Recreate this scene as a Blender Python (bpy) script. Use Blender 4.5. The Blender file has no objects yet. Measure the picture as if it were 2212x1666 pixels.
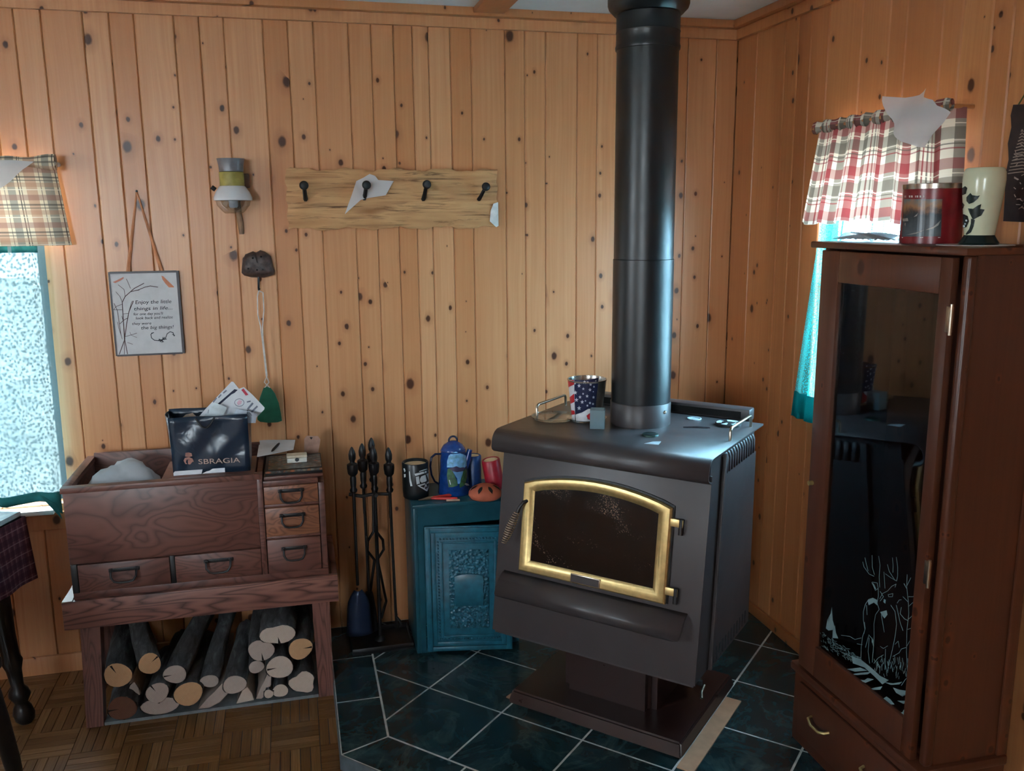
import bpy, bmesh, math, random
from mathutils import Vector, Matrix
random.seed(7)
S = bpy.context.scene
COL = S.collection
PI = math.pi

# ---------------------------------------------------------------- camera
F_PX, CX, CY = 1894.0, 1106.0, 833.0
PITCH, ROLL, YAW = 0.189525854, -0.00782804584, 0.243140719
CAM_Z = 1.689
_f = Vector((math.sin(YAW)*math.cos(PITCH), math.cos(YAW)*math.cos(PITCH), -math.sin(PITCH)))
_r0 = Vector((math.cos(YAW), -math.sin(YAW), 0)); _u0 = _r0.cross(_f)
_r = _r0*math.cos(ROLL) + _u0*math.sin(ROLL); _u = -_r0*math.sin(ROLL) + _u0*math.cos(ROLL)
EYE = Vector((0, 0, CAM_Z))
cd = bpy.data.cameras.new('camera'); cam = bpy.data.objects.new('camera', cd); COL.objects.link(cam)
cd.sensor_fit = 'HORIZONTAL'; cd.sensor_width = 36.0; cd.lens = F_PX*36.0/2212.0
cd.clip_start = 0.05; cd.clip_end = 200
M = Matrix((_r, _u, -_f)).transposed().to_4x4(); M.translation = EYE
cam.matrix_world = M; S.camera = cam

# ---------------------------------------------------------------- sky, daylight, exposure
S.view_settings.view_transform = 'Standard'; S.view_settings.look = 'None'
S.view_settings.gamma = 1.0; S.view_settings.use_curve_mapping = False
S.view_settings.exposure = 0.32
W = bpy.data.worlds.new('sky'); S.world = W; W.use_nodes = True
bg = W.node_tree.nodes['Background']; bg.inputs[0].default_value = (0.78, 0.91, 1.0, 1); bg.inputs[1].default_value = 36.0

def window_light(name, loc, rot, sx, sy, power, col):
    l = bpy.data.lights.new(name, 'AREA'); l.shape = 'RECTANGLE'; l.size = sx; l.size_y = sy
    l.energy = power; l.color = col
    o = bpy.data.objects.new(name, l); COL.objects.link(o); o.location = loc; o.rotation_euler = rot
    return o
def portal(name, loc, rot, sx, sy):
    o = window_light(name, loc, rot, sx, sy, 1, (1, 1, 1)); o.data.cycles.is_portal = True
portal('portal_left_lace_window', (-1.32, 3.56, 1.27), (-PI/2, 0, 0), .95, 1.25)
portal('portal_right_window', (1.95, 2.435, 1.46), (PI/2, 0, PI/2), .6, .95)
# portals in the openings of the two windows behind the camera
portal('portal_rear_window', (-1.725, -2.40, 1.65), (PI/2, 0, PI), .95, .9)
portal('portal_side_window', (-3.40, 0.75, 1.65), (PI/2, 0, -PI/2), .7, .7)

# ---------------------------------------------------------------- pixel -> place helpers
def ray(x, y): return _f + _r*((x-CX)/F_PX) - _u*((y-CY)/F_PX)
def onX(x, y, X): d = ray(x, y); return EYE + d*(X/d.x)
def onY(x, y, Y): d = ray(x, y); return EYE + d*(Y/d.y)
def onZ(x, y, Z): d = ray(x, y); return EYE + d*((Z-CAM_Z)/d.z)
def onP(x, y, p, n): d = ray(x, y); n = Vector(n); return EYE + d*((Vector(p)-EYE).dot(n)/d.dot(n))

# ---------------------------------------------------------------- materials
def s2l(c): c = c/255.0; return c/12.92 if c <= 0.04045 else ((c+0.055)/1.055)**2.4
def rgb(r, g, b): return (s2l(r), s2l(g), s2l(b), 1)
class N:
    def __init__(s, name):
        s.m = bpy.data.materials.new(name); s.m.use_nodes = True; s.t = s.m.node_tree
        s.b = s.t.nodes['Principled BSDF']; s.out = s.t.nodes['Material Output']
    def n(s, typ, **kw):
        nd = s.t.nodes.new(typ)
        for k, v in kw.items():
            if k.startswith('i_'):
                key = k[2:]; key = int(key) if key.isdigit() else key.replace('_', ' ')
                s.put(nd.inputs[key], v)
            else: setattr(nd, k, v)
        return nd
    def put(s, sock, v):
        if isinstance(v, bpy.types.NodeSocket): s.t.links.new(v, sock)
        else: sock.default_value = v
    def math(s, op, a, b=None, c=None, clamp=False):
        nd = s.n('ShaderNodeMath', operation=op); nd.use_clamp = clamp
        for i, v in enumerate((a, b, c)):
            if v is not None: s.put(nd.inputs[i], v)
        return nd.outputs[0]
    def mix(s, fac, a, b, typ='MIX'):
        nd = s.n('ShaderNodeMix', data_type='RGBA', blend_type=typ)
        s.put(nd.inputs[0], fac); s.put(nd.inputs[6], a); s.put(nd.inputs[7], b); return nd.outputs[2]
    def ramp(s, fac, stops, interp='LINEAR'):
        nd = s.n('ShaderNodeValToRGB'); nd.color_ramp.interpolation = interp
        e = nd.color_ramp.elements
        while len(e) < len(stops): e.new(0.5)
        for el, (p, c) in zip(e, stops): el.position = p; el.color = c if len(c) == 4 else (*c, 1)
        s.put(nd.inputs[0], fac); return nd.outputs[0]
    def obj(s): return s.n('ShaderNodeTexCoord').outputs['Object']
    def uv(s): return s.n('ShaderNodeTexCoord').outputs['UV']
    def rnd(s): return s.n('ShaderNodeObjectInfo').outputs['Random']
    def sep(s, v): nd = s.n('ShaderNodeSeparateXYZ'); s.put(nd.inputs[0], v); return nd.outputs
    def com(s, x, y, z):
        nd = s.n('ShaderNodeCombineXYZ')
        for i, v in enumerate((x, y, z)): s.put(nd.inputs[i], v)
        return nd.outputs[0]
    def noise(s, vec, scale, detail=3, rough=0.5, dist=0.0):
        nd = s.n('ShaderNodeTexNoise'); s.put(nd.inputs['Vector'], vec)
        nd.inputs['Scale'].default_value = scale; nd.inputs['Detail'].default_value = detail
        nd.inputs['Roughness'].default_value = rough; nd.inputs['Distortion'].default_value = dist
        return nd.outputs['Fac']
    def bump(s, h, strength=0.2, dist=0.002):
        nd = s.n('ShaderNodeBump'); nd.inputs['Strength'].default_value = strength; nd.inputs['Distance'].default_value = dist
        s.put(nd.inputs['Height'], h); s.t.links.new(nd.outputs[0], s.b.inputs['Normal'])
    def fin(s, col=None, rough=0.5, metal=0.0, spec=0.5, coat=0.0, coat_rough=0.1, **kw):
        if col is not None: s.put(s.b.inputs['Base Color'], col)
        s.put(s.b.inputs['Roughness'], rough); s.put(s.b.inputs['Metallic'], metal)
        s.b.inputs['Specular IOR Level'].default_value = spec
        s.b.inputs['Coat Weight'].default_value = coat; s.b.inputs['Coat Roughness'].default_value = coat_rough
        for k, v in kw.items(): s.put(s.b.inputs[k.replace('_', ' ')], v)
        return s.m
def plain(name, col, rough=0.5, metal=0.0, spec=0.5, var=0.12, scale=30, bump=0.0, **kw):
    n = N(name); f = n.noise(n.obj(), scale, 4)
    c2 = tuple(max(0, c*(1-2*var)) for c in col[:3]) + (1,); c3 = tuple(min(1, c*(1+2*var)) for c in col[:3]) + (1,)
    if bump: n.bump(f, bump, 0.002)
    return n.fin(n.ramp(f, [(0.3, c2), (0.7, c3)]), rough, metal, spec, **kw)

def pine(name, lo, hi, red, gloss=0.42):
    n = N(name); o = n.sep(n.obj()); r = n.rnd()
    h = n.math('ADD', n.math('ADD', o[0], o[1]), n.math('MULTIPLY', r, 31.0)); z = n.math('ADD', o[2], n.math('MULTIPLY', r, 17.0))
    warp = n.noise(n.com(n.math('MULTIPLY', h, 3), n.math('MULTIPLY', z, 1.2), r), 1.0, 2)
    hw = n.math('ADD', h, n.math('MULTIPLY', warp, 0.05))
    g = n.noise(n.com(n.math('MULTIPLY', hw, 95), n.math('MULTIPLY', z, 1.6), 0), 1.0, 4, 0.6)
    broad = n.noise(n.com(n.math('MULTIPLY', hw, 14), n.math('MULTIPLY', z, 1.0), 3), 1.0, 2)
    c = n.mix(n.math('MULTIPLY_ADD', broad, 1.6, -0.3, clamp=True), lo, hi)
    c = n.mix(n.math('MULTIPLY', n.math('MULTIPLY_ADD', g, 2.6, -0.85, clamp=True), 0.45), c, red)
    c = n.mix(n.math('MULTIPLY', r, 0.6), c, red)
    # knots
    def knots(sx, sz, off, keep, rad):
        v = n.n('ShaderNodeTexVoronoi', voronoi_dimensions='2D'); v.inputs['Scale'].default_value = 1
        wob = n.math('MULTIPLY', n.noise(n.com(n.math('MULTIPLY', h, 60), n.math('MULTIPLY', z, 60), off), 1, 2), 0.05)
        n.put(v.inputs['Vector'], n.com(n.math('ADD', n.math('MULTIPLY', h, sx), off), n.math('ADD', n.math('MULTIPLY', z, sz), wob), 0))
        cc = n.sep(v.outputs['Color'])
        on = n.math('LESS_THAN', cc[0], keep)
        rr = n.math('MULTIPLY', n.math('MULTIPLY_ADD', n.math('POWER', cc[1], 1.6), 1.0, 0.28), rad)
        d = n.math('DIVIDE', v.outputs['Distance'], rr)
        core = n.math('MULTIPLY', n.math('SUBTRACT', 2.6, n.math('MULTIPLY', d, 2.1), clamp=True), on)
        halo = n.math('MULTIPLY', n.math('SUBTRACT', 1.0, n.math('MULTIPLY', d, 0.32), clamp=True), on)
        return core, halo
    k1, h1 = knots(7.0, 5.0, 0.0, 0.42, 0.085); k2, h2 = knots(12, 9, 5.3, 0.22, 0.075)
    core = n.math('MAXIMUM', k1, k2); halo = n.math('MAXIMUM', h1, h2)
    c = n.mix(n.math('MULTIPLY', halo, 0.5), c, rgb(126, 62, 30))
    c = n.mix(n.math('MULTIPLY', core, 0.9), c, rgb(50, 20, 12))
    n.bump(g, 0.08, 0.001)
    return n.fin(c, gloss, 0, 0.45)
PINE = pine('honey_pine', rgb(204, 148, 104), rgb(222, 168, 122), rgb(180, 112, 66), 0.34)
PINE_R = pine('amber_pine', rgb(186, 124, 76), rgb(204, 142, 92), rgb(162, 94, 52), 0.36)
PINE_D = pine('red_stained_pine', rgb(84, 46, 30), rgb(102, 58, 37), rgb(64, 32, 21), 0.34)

def figured(name, lo, hi, dark, sx, sz, dist, gloss=0.38, amt=0.7):
    n = N(name); o = n.sep(n.obj()); r = n.rnd()
    v = n.com(n.math('MULTIPLY_ADD', r, 9, n.math('MULTIPLY', n.math('ADD', o[0], o[1]), sx)), 0, n.math('MULTIPLY_ADD', r, 5, n.math('MULTIPLY', o[2], sz)))
    nz = n.noise(v, 1.0, 2, 0.45, dist)
    rings = n.math('FRACT', n.math('MULTIPLY', nz, 15))
    tri = n.math('ABSOLUTE', n.math('MULTIPLY_ADD', rings, 2, -1))
    fine = n.noise(n.com(n.math('MULTIPLY', n.math('ADD', o[0], o[1]), 12), 0, n.math('MULTIPLY', o[2], 260)), 1, 3)
    c = n.mix(nz, lo, hi)
    c = n.mix(n.math('MULTIPLY', n.math('POWER', tri, 2.2), amt), c, dark)
    c = n.mix(n.math('MULTIPLY', fine, 0.25), c, dark)
    n.bump(tri, 0.05, 0.001)
    return n.fin(c, gloss, 0, 0.5)
CHEST = figured('chest_wood', rgb(98, 62, 54), rgb(122, 80, 68), rgb(56, 31, 29), 3.2, 7, 0.6)
CHEST_L = figured('chest_drawer_wood', rgb(128, 80, 58), rgb(150, 98, 70), rgb(74, 40, 31), 5, 12, 0.8)
ASHW = figured('stand_wood', rgb(136, 90, 80), rgb(152, 106, 92), rgb(66, 37, 34), 1.5, 13, 0.25, 0.42, 0.95)
ASHV = figured('stand_leg_wood', rgb(124, 80, 70), rgb(140, 96, 84), rgb(66, 37, 34), 16, 1.6, 0.3, 0.42, 0.8)

def rough_timber():
    n = N('rough_timber'); o = n.sep(n.obj())
    g = n.noise(n.com(n.math('MULTIPLY', o[0], 4.5), 0, n.math('MULTIPLY', o[2], 70)), 1, 5, 0.66, 0.9)
    b = n.noise(n.com(n.math('MULTIPLY', o[0], 2.2), 0, n.math('MULTIPLY', o[2], 22)), 1, 2, 0.5, 0.8)
    c = n.ramp(b, [(0.3, rgb(176, 126, 82)), (0.55, rgb(204, 156, 108)), (0.75, rgb(156, 104, 64))])
    c = n.mix(n.math('MULTIPLY_ADD', g, -5.5, 2.55, clamp=True), c, rgb(74, 42, 24))
    n.bump(g, 0.6, 0.006)
    return n.fin(c, 0.6, 0, 0.3)
TIMBER = rough_timber()

def parquet():
    n = N('parquet_oak'); o = n.sep(n.obj()); r = n.rnd(); uv = n.sep(n.uv())
    g = n.noise(n.com(n.math('MULTIPLY', uv[0], 6), n.math('MULTIPLY_ADD', r, 50, n.math('MULTIPLY', uv[1], 190)), r), 1, 4, 0.65)
    c = n.ramp(r, [(0.0, rgb(112, 76, 42)), (0.5, rgb(132, 92, 54)), (1.0, rgb(150, 108, 66))])
    c = n.mix(n.math('MULTIPLY_ADD', g, 2.6, -0.9, clamp=True), n.mix(0.5, c, rgb(72, 44, 24)), c)
    return n.fin(c, 0.27, 0, 0.5)
PARQ = parquet()

def marble():
    n = N('green_marble_tile'); o = n.obj(); r = n.rnd()
    v = n.n('ShaderNodeVectorMath', operation='ADD'); n.put(v.inputs[0], o); n.put(v.inputs[1], n.com(n.math('MULTIPLY', r, 9), n.math('MULTIPLY', r, 4), 0)); v = v.outputs[0]
    a = n.noise(v, 4.5, 6, 0.62, 1.6); b = n.noise(v, 2.2, 5, 0.6, 2.6)
    vein = n.math('SUBTRACT', 1.0, n.math('MULTIPLY', n.math('ABSOLUTE', n.math('SUBTRACT', b, 0.5)), 26), clamp=True)
    c = n.ramp(a, [(0.3, rgb(15, 33, 37)), (0.55, rgb(27, 52, 57)), (0.8, rgb(52, 84, 90))])
    c = n.mix(n.math('MULTIPLY', n.math('MULTIPLY', vein, a), 0.16), c, rgb(130, 158, 150))
    return n.fin(c, 0.2, 0, 0.5)
MARBLE = marble()
GROUT = plain('pale_grout', rgb(196, 198, 196), 0.85)

def plaid(name, base, wx, wy, trans=0.5):
    """wx / wy: list of (period, lo, hi, colour, strength) bands across u and v (metres)"""
    n = N(name); uv = n.sep(n.uv()); c = base
    for axis, bands in ((0, wx), (1, wy)):
        for p, lo, hi, col, st in bands:
            f = n.math('FRACT', n.math('DIVIDE', uv[axis], p))
            m = n.math('MULTIPLY', n.math('GREATER_THAN', f, lo), n.math('LESS_THAN', f, hi))
            c = n.mix(n.math('MULTIPLY', m, st), c, col)
    n.fin(c, 0.9, 0, 0.1)
    tr = n.n('ShaderNodeBsdfTranslucent'); n.put(tr.inputs[0], c)
    mx = n.n('ShaderNodeMixShader'); mx.inputs[0].default_value = trans
    n.t.links.new(n.b.outputs[0], mx.inputs[1]); n.t.links.new(tr.outputs[0], mx.inputs[2]); n.t.links.new(mx.outputs[0], n.out.inputs[0])
    return n.m
WHT = rgb(236, 228, 210); RED = rgb(134, 26, 40); GRY = rgb(84, 78, 70)
PLAID_R = plaid('red_plaid_cotton', rgb(232, 224, 206),
    [(0.13, 0.0, 0.24, RED, .85), (0.13, 0.42, 0.66, GRY, .75), (0.13, 0.74, 0.77, RED, .8), (0.13, .82, .85, GRY, .8), (0.13, .90, .93, RED, .7)],
    [(0.13, 0.0, 0.22, RED, .6), (0.13, 0.38, 0.62, GRY, .6), (0.13, 0.70, 0.73, GRY, .7), (0.13, .79, .82, RED, .7), (.13, .30, .32, WHT, .8), (.13, .64, .66, WHT, .7)], .13)
PLAID_T = plaid('tan_plaid_cotton', rgb(226, 212, 184),
    [(0.16, 0.0, 0.22, rgb(120, 122, 116), .7), (0.16, 0.30, 0.33, rgb(50, 46, 50), .8), (0.16, .37, .39, rgb(50, 46, 50), .8), (0.16, 0.5, 0.8, rgb(176, 122, 96), .6), (.16, .9, .92, rgb(60, 56, 60), .7)],
    [(0.105, 0.0, 0.2, rgb(150, 108, 98), .6), (0.105, 0.33, 0.39, rgb(70, 68, 68), .7), (0.105, .46, .5, rgb(96, 90, 84), .7), (.105, .56, .72, rgb(176, 132, 104), .5), (.105, .8, .83, WHT, .8)], .08)
PLAID_C = plaid('maroon_plaid_cloth', rgb(92, 58, 66), [(0.045, 0, .4, rgb(66, 38, 48), .6), (.045, .6, .68, rgb(150, 120, 124), .5)], [(0.045, 0, .4, rgb(66, 38, 48), .6), (.045, .6, .68, rgb(150, 120, 124), .5)], .05)

def lace(name, cloth, tint, dens, k, open_, trans=0.6):
    """woven sheer: 'open_' is the share of light passing straight through between the darker motifs"""
    n = N(name); uv = n.sep(n.uv())
    v = n.n('ShaderNodeTexVoronoi', voronoi_dimensions='2D'); v.inputs['Scale'].default_value = dens
    n.put(v.inputs['Vector'], n.com(uv[0], uv[1], 0))
    w = n.noise(n.com(uv[0], uv[1], 0), dens*0.5, 2); w2 = n.noise(n.com(uv[0], uv[1], 0), 5, 2)
    gap = n.math('GREATER_THAN', n.math('ADD', v.outputs['Distance'], n.math('MULTIPLY', w, .5)), k)
    fac = n.math('MULTIPLY', n.math('MULTIPLY_ADD', gap, .8, .2), n.math('MULTIPLY', n.math('ADD', w2, .5), open_))
    n.fin(cloth, 0.9, 0, 0.1)
    tr = n.n('ShaderNodeBsdfTranslucent'); tr.inputs[0].default_value = cloth
    mx = n.n('ShaderNodeMixShader'); mx.inputs[0].default_value = trans
    n.t.links.new(n.b.outputs[0], mx.inputs[1]); n.t.links.new(tr.outputs[0], mx.inputs[2])
    tp = n.n('ShaderNodeBsdfTransparent'); tp.inputs[0].default_value = tint
    m2 = n.n('ShaderNodeMixShader'); n.put(m2.inputs[0], fac)
    n.t.links.new(mx.outputs[0], m2.inputs[1]); n.t.links.new(tp.outputs[0], m2.inputs[2]); n.t.links.new(m2.outputs[0], n.out.inputs[0])
    return n.m
LACE = lace('aqua_lace', rgb(104, 134, 142), (0.80, .97, 1, 1), 62, 0.56, 0.033, .05)
TEAL = lace('teal_sheer', rgb(30, 150, 156), (0.5, .8, 1, 1), 170, 0.5, 0.7, .5)
TEALH = plain('teal_hem', rgb(28, 120, 122), 0.8)
def sheet_mat(name, col, trans=0.45, alpha=0.0):
    n = N(name); n.fin(col, 0.7, 0, 0.2)
    tr = n.n('ShaderNodeBsdfTranslucent'); tr.inputs[0].default_value = col
    mx = n.n('ShaderNodeMixShader'); mx.inputs[0].default_value = trans
    n.t.links.new(n.b.outputs[0], mx.inputs[1]); n.t.links.new(tr.outputs[0], mx.inputs[2])
    tp = n.n('ShaderNodeBsdfTransparent'); m2 = n.n('ShaderNodeMixShader'); m2.inputs[0].default_value = alpha
    n.t.links.new(mx.outputs[0], m2.inputs[1]); n.t.links.new(tp.outputs[0], m2.inputs[2]); n.t.links.new(m2.outputs[0], n.out.inputs[0])
    return n.m
BLURM = sheet_mat('pale_blur', rgb(236, 237, 240), .25, .22)
def glass(name, tint=(1, 1, 1, 1), rough=0.02, mixf=0.12):
    n = N(name)
    g = n.n('ShaderNodeBsdfGlossy'); g.inputs['Roughness'].default_value = rough
    tp = n.n('ShaderNodeBsdfTransparent'); tp.inputs[0].default_value = tint
    fr = n.n('ShaderNodeFresnel'); geo = n.n('ShaderNodeNewGeometry'); n.put(fr.inputs[0], n.math('MULTIPLY_ADD', geo.outputs['Backfacing'], -0.83333, 1.5))
    mx = n.n('ShaderNodeMixShader'); n.put(mx.inputs[0], n.math('ADD', fr.outputs[0], mixf, clamp=True))
    n.t.links.new(tp.outputs[0], mx.inputs[1]); n.t.links.new(g.outputs[0], mx.inputs[2]); n.t.links.new(mx.outputs[0], n.out.inputs[0])
    return n.m
PANE = glass('window_glass', (1, 1, 1, 1), 0.01, 0.0)
SMOKED = glass('cabinet_glass', (.55, .55, .58, 1), 0.02, 0.03)
CLEAR = glass('clear_glass', (.9, .93, .93, 1), 0.05, 0.12)

def steel(name, col, rough, sp=0.5, met=0.0):
    n = N(name); f = n.noise(n.obj(), 14, 5, .6); d = n.noise(n.obj(), 900, 2)
    c2 = tuple(c*.75 for c in col[:3]) + (1,)
    n.bump(d, 0.12, 0.0004)
    return n.fin(n.mix(f, c2, col), n.math('MULTIPLY_ADD', f, .15, rough-.07), met, sp)
STOVE = steel('brown_stove_steel', rgb(66, 60, 61), 0.38)
STOVE_D = steel('dark_pedestal_steel', rgb(50, 33, 31), 0.3)
PIPE = steel('black_pipe_steel', rgb(13, 17, 20), 0.36, .6)
IRON = steel('black_iron', rgb(22, 22, 25), 0.4)
HOOKB = steel('black_hook_iron', rgb(18, 18, 20), 0.5)
BRASS = plain('satin_brass', rgb(210, 184, 126), 0.36, 0.8, var=.06, scale=60)
NICKEL = plain('brushed_nickel', rgb(190, 178, 160), 0.28, 1.0, var=.05)
BLACK = plain('matt_black', rgb(16, 16, 18), 0.6)
VOID = plain('void_black', rgb(8, 8, 8), 0.9)  # black colour carries the shade inside slots and dimples
def stoveglass():
    n = N('sooty_stove_glass'); o = n.obj()
    a = n.noise(o, 9, 5, .6, .6); sp = n.noise(o, 260, 2, .7)
    c = n.mix(n.math('GREATER_THAN', n.math('MULTIPLY', sp, a), .37), rgb(10, 10, 12), rgb(120, 92, 74))
    return n.fin(c, n.math('MULTIPLY_ADD', a, .25, .02), 0, 0.6)
SOOT = stoveglass()
TEALP = plain('teal_paint', rgb(24, 74, 88), 0.34, var=.08, scale=18)
TEALP_L = plain('teal_cast_paint', rgb(30, 92, 112), 0.3, var=.12, scale=40)
def hammered():
    n = N('teal_hammered_paint'); v = n.n('ShaderNodeTexVoronoi'); v.inputs['Scale'].default_value = 90; n.put(v.inputs['Vector'], n.obj())
    n.bump(v.outputs['Distance'], 0.9, 0.006); return n.fin(rgb(30, 92, 112), 0.3)
TEALP_H = hammered()
WHITE = plain('white_paint', rgb(225, 226, 224), 0.5, var=.02)
CEIL = plain('white_ceiling', rgb(226, 240, 248), 0.8, var=.02, scale=8)
PAPER = plain('white_paper', rgb(216, 218, 222), 0.7, var=.03)
CARD = plain('cardboard', rgb(176, 140, 112), 0.8, var=.05)
INK = plain('dark_ink', rgb(34, 36, 46), 0.7)
BRNINK = plain('brown_ink', rgb(84, 62, 62), 0.7)
REDINK = plain('red_ink', rgb(196, 60, 84), 0.6)
NAVYINK = plain('navy_ink', rgb(28, 36, 62), 0.6)
GREYINK = plain('grey_ink', rgb(120, 124, 140), 0.6)
GROUND = plain('pale_gravel', rgb(196, 198, 192), 0.9, scale=3)

# ---------------------------------------------------------------- mesh helpers
def link(name, me, mat=None, parent=None, smooth=False):
    o = bpy.data.objects.new(name, me); COL.objects.link(o)
    if mat is not None and not me.materials: me.materials.append(mat)
    if smooth:
        for p in me.polygons: p.use_smooth = True
    if parent is not None: o.parent = parent
    return o
def fromb(name, bm, mat=None, parent=None, smooth=False, angle=None):
    bmesh.ops.recalc_face_normals(bm, faces=bm.faces[:])
    me = bpy.data.meshes.new(name); bm.to_mesh(me); bm.free()
    o = link(name, me, mat, parent, smooth or angle is not None)
    if angle is not None:
        try: me.set_sharp_from_angle(angle=math.radians(angle))
        except Exception: pass
    return o
def tag(o, label, cat, group=None, kind=None):
    o['label'] = label; o['category'] = cat
    if group: o['group'] = group
    if kind: o['kind'] = kind
    return o
def thing(name, label, cat, loc=(0, 0, 0), rotz=0.0, group=None):
    o = bpy.data.objects.new(name, None); COL.objects.link(o); o.empty_display_size = .05
    o.location = loc; o.rotation_euler = (0, 0, rotz); return tag(o, label, cat, group)
def struct(o, label=None, cat=None):
    o['kind'] = 'structure'
    if label: o['label'] = label
    if cat: o['category'] = cat
    return o
def bbox(bm, x0, x1, y0, y1, z0, z1, bev=0.0, seg=2):
    g = bmesh.ops.create_cube(bm, size=1.0); vs = g['verts']
    for v in vs: v.co = Vector((x0+(v.co.x+.5)*(x1-x0), y0+(v.co.y+.5)*(y1-y0), z0+(v.co.z+.5)*(z1-z0)))
    if bev: bmesh.ops.bevel(bm, geom=list({e for v in vs for e in v.link_edges}), offset=bev, segments=seg, affect='EDGES', profile=.5)
def box(name, x0, x1, y0, y1, z0, z1, mat, parent=None, bev=0.0, seg=2):
    bm = bmesh.new(); bbox(bm, min(x0, x1), max(x0, x1), min(y0, y1), max(y0, y1), min(z0, z1), max(z0, z1), bev, seg)
    return fromb(name, bm, mat, parent, angle=40 if bev else None)
def prism_bm(bm, pts, vec, bev=0.0):
    """closed polygon pts (3D) extruded along vec"""
    vec = Vector(vec); a = [bm.verts.new(p) for p in pts]; b = [bm.verts.new(Vector(p)+vec) for p in pts]
    n = len(pts); fs = [bm.faces.new(a), bm.faces.new(b[::-1])]
    for i in range(n): fs.append(bm.faces.new((a[i], b[i], b[(i+1) % n], a[(i+1) % n])))
    if bev: bmesh.ops.bevel(bm, geom=list({e for f in fs[:2] for e in f.edges}), offset=bev, segments=2, affect='EDGES', profile=.5)
def prism(name, pts, vec, mat, parent=None, bev=0.0):
    bm = bmesh.new(); prism_bm(bm, pts, vec, bev); return fromb(name, bm, mat, parent, angle=35)
def lathe_bm(bm, prof, seg=32, c=(0, 0, 0), wob=None, axis='Z'):
    rings = []
    for r, z in prof:
        ring = []
        for i in range(seg):
            a = 2*PI*i/seg; rr = r*(wob(a, z) if wob else 1)
            p = Vector((rr*math.cos(a), rr*math.sin(a), z))
            if axis == 'Y': p = Vector((p.x, p.z, p.y))
            elif axis == 'X': p = Vector((p.z, p.x, p.y))
            ring.append(bm.verts.new(p+Vector(c)))
        rings.append(ring)
    for a, b in zip(rings, rings[1:]):
        for i in range(seg): bm.faces.new((a[i], a[(i+1) % seg], b[(i+1) % seg], b[i]))
    if prof[0][0] > 1e-6: bm.faces.new(rings[0][::-1])
    if prof[-1][0] > 1e-6: bm.faces.new(rings[-1])
    bmesh.ops.remove_doubles(bm, verts=bm.verts[:], dist=1e-6)
def lathe(name, prof, mat, parent=None, seg=32, c=(0, 0, 0), wob=None, axis='Z', angle=45):
    bm = bmesh.new(); lathe_bm(bm, prof, seg, c, wob, axis); return fromb(name, bm, mat, parent, angle=angle)
def tube_bm(bm, pts, r, seg=8, closed=False, flat=1.0):
    pts = [Vector(p) for p in pts]; n = len(pts); rs = r if isinstance(r, (list, tuple)) else [r]*n
    rings = []; prev = None
    for i, p in enumerate(pts):
        a = pts[i-1] if (i or closed) else pts[0]; b = pts[(i+1) % n] if (i < n-1 or closed) else pts[-1]
        t = (b-a).normalized()
        if prev is None:
            up = Vector((0, 0, 1)) if abs(t.z) < .9 else Vector((0, 1, 0)); s = t.cross(up).normalized()
        else: s = (prev - t*prev.dot(t)).normalized()
        prev = s; q = t.cross(s)
        rings.append([bm.verts.new(p + (s*math.cos(2*PI*k/seg) + q*math.sin(2*PI*k/seg)*flat)*rs[i]) for k in range(seg)])
    pairs = list(zip(rings, rings[1:])) + ([(rings[-1], rings[0])] if closed else [])
    for a, b in pairs:
        for k in range(seg): bm.faces.new((a[k], a[(k+1) % seg], b[(k+1) % seg], b[k]))
    if not closed: bm.faces.new(rings[0][::-1]); bm.faces.new(rings[-1])
def tube(name, pts, r, mat, parent=None, seg=8, closed=False, flat=1.0):
    bm = bmesh.new(); tube_bm(bm, pts, r, seg, closed, flat); return fromb(name, bm, mat, parent, angle=50)
def arc(c, r, a0, a1, n, u=(1, 0, 0), v=(0, 0, 1)):
    c, u, v = Vector(c), Vector(u), Vector(v)
    return [c + u*(r*math.cos(a0+(a1-a0)*i/(n-1))) + v*(r*math.sin(a0+(a1-a0)*i/(n-1))) for i in range(n)]
def sheet(name, fn, nu, nv, mat, parent=None, thick=0.0015, uvscale=(1, 1)):
    """fn(u,v) -> point, u,v in 0..1 ; UV in metres by uvscale"""
    bm = bmesh.new(); uvl = bm.loops.layers.uv.new('UVMap'); g = []
    for j in range(nv+1): g.append([bm.verts.new(fn(i/nu, j/nv)) for i in range(nu+1)])
    for j in range(nv):
        for i in range(nu):
            f = bm.faces.new((g[j][i], g[j][i+1], g[j+1][i+1], g[j+1][i]))
            for l, (a, b) in zip(f.loops, ((i, j), (i+1, j), (i+1, j+1), (i, j+1))): l[uvl].uv = (a/nu*uvscale[0], b/nv*uvscale[1])
    me = bpy.data.meshes.new(name); bm.to_mesh(me); bm.free()
    o = link(name, me, mat, parent, True)
    if thick:
        m = o.modifiers.new('thickness', 'SOLIDIFY'); m.thickness = thick; m.offset = 0
    return o
def poly2d(bm0, polys, mapper, sub=0, thick=None):
    """flat polygons (2D px) -> triangulated, optionally subdivided -> mapped"""
    for poly in polys:
        bm = bmesh.new(); f = bm.faces.new([bm.verts.new((x, y, 0)) for x, y in poly])
        bmesh.ops.triangulate(bm, faces=[f])
        for _ in range(sub):
            bmesh.ops.subdivide_edges(bm, edges=bm.edges[:], cuts=1, use_grid_fill=True)
        bmesh.ops.triangulate(bm, faces=bm.faces[:])
        vm = {v: bm0.verts.new(mapper(v.co.x, v.co.y)) for v in bm.verts}
        for f in bm.faces:
            try: bm0.faces.new([vm[v] for v in f.verts])
            except ValueError: pass
        bm.free()
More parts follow.
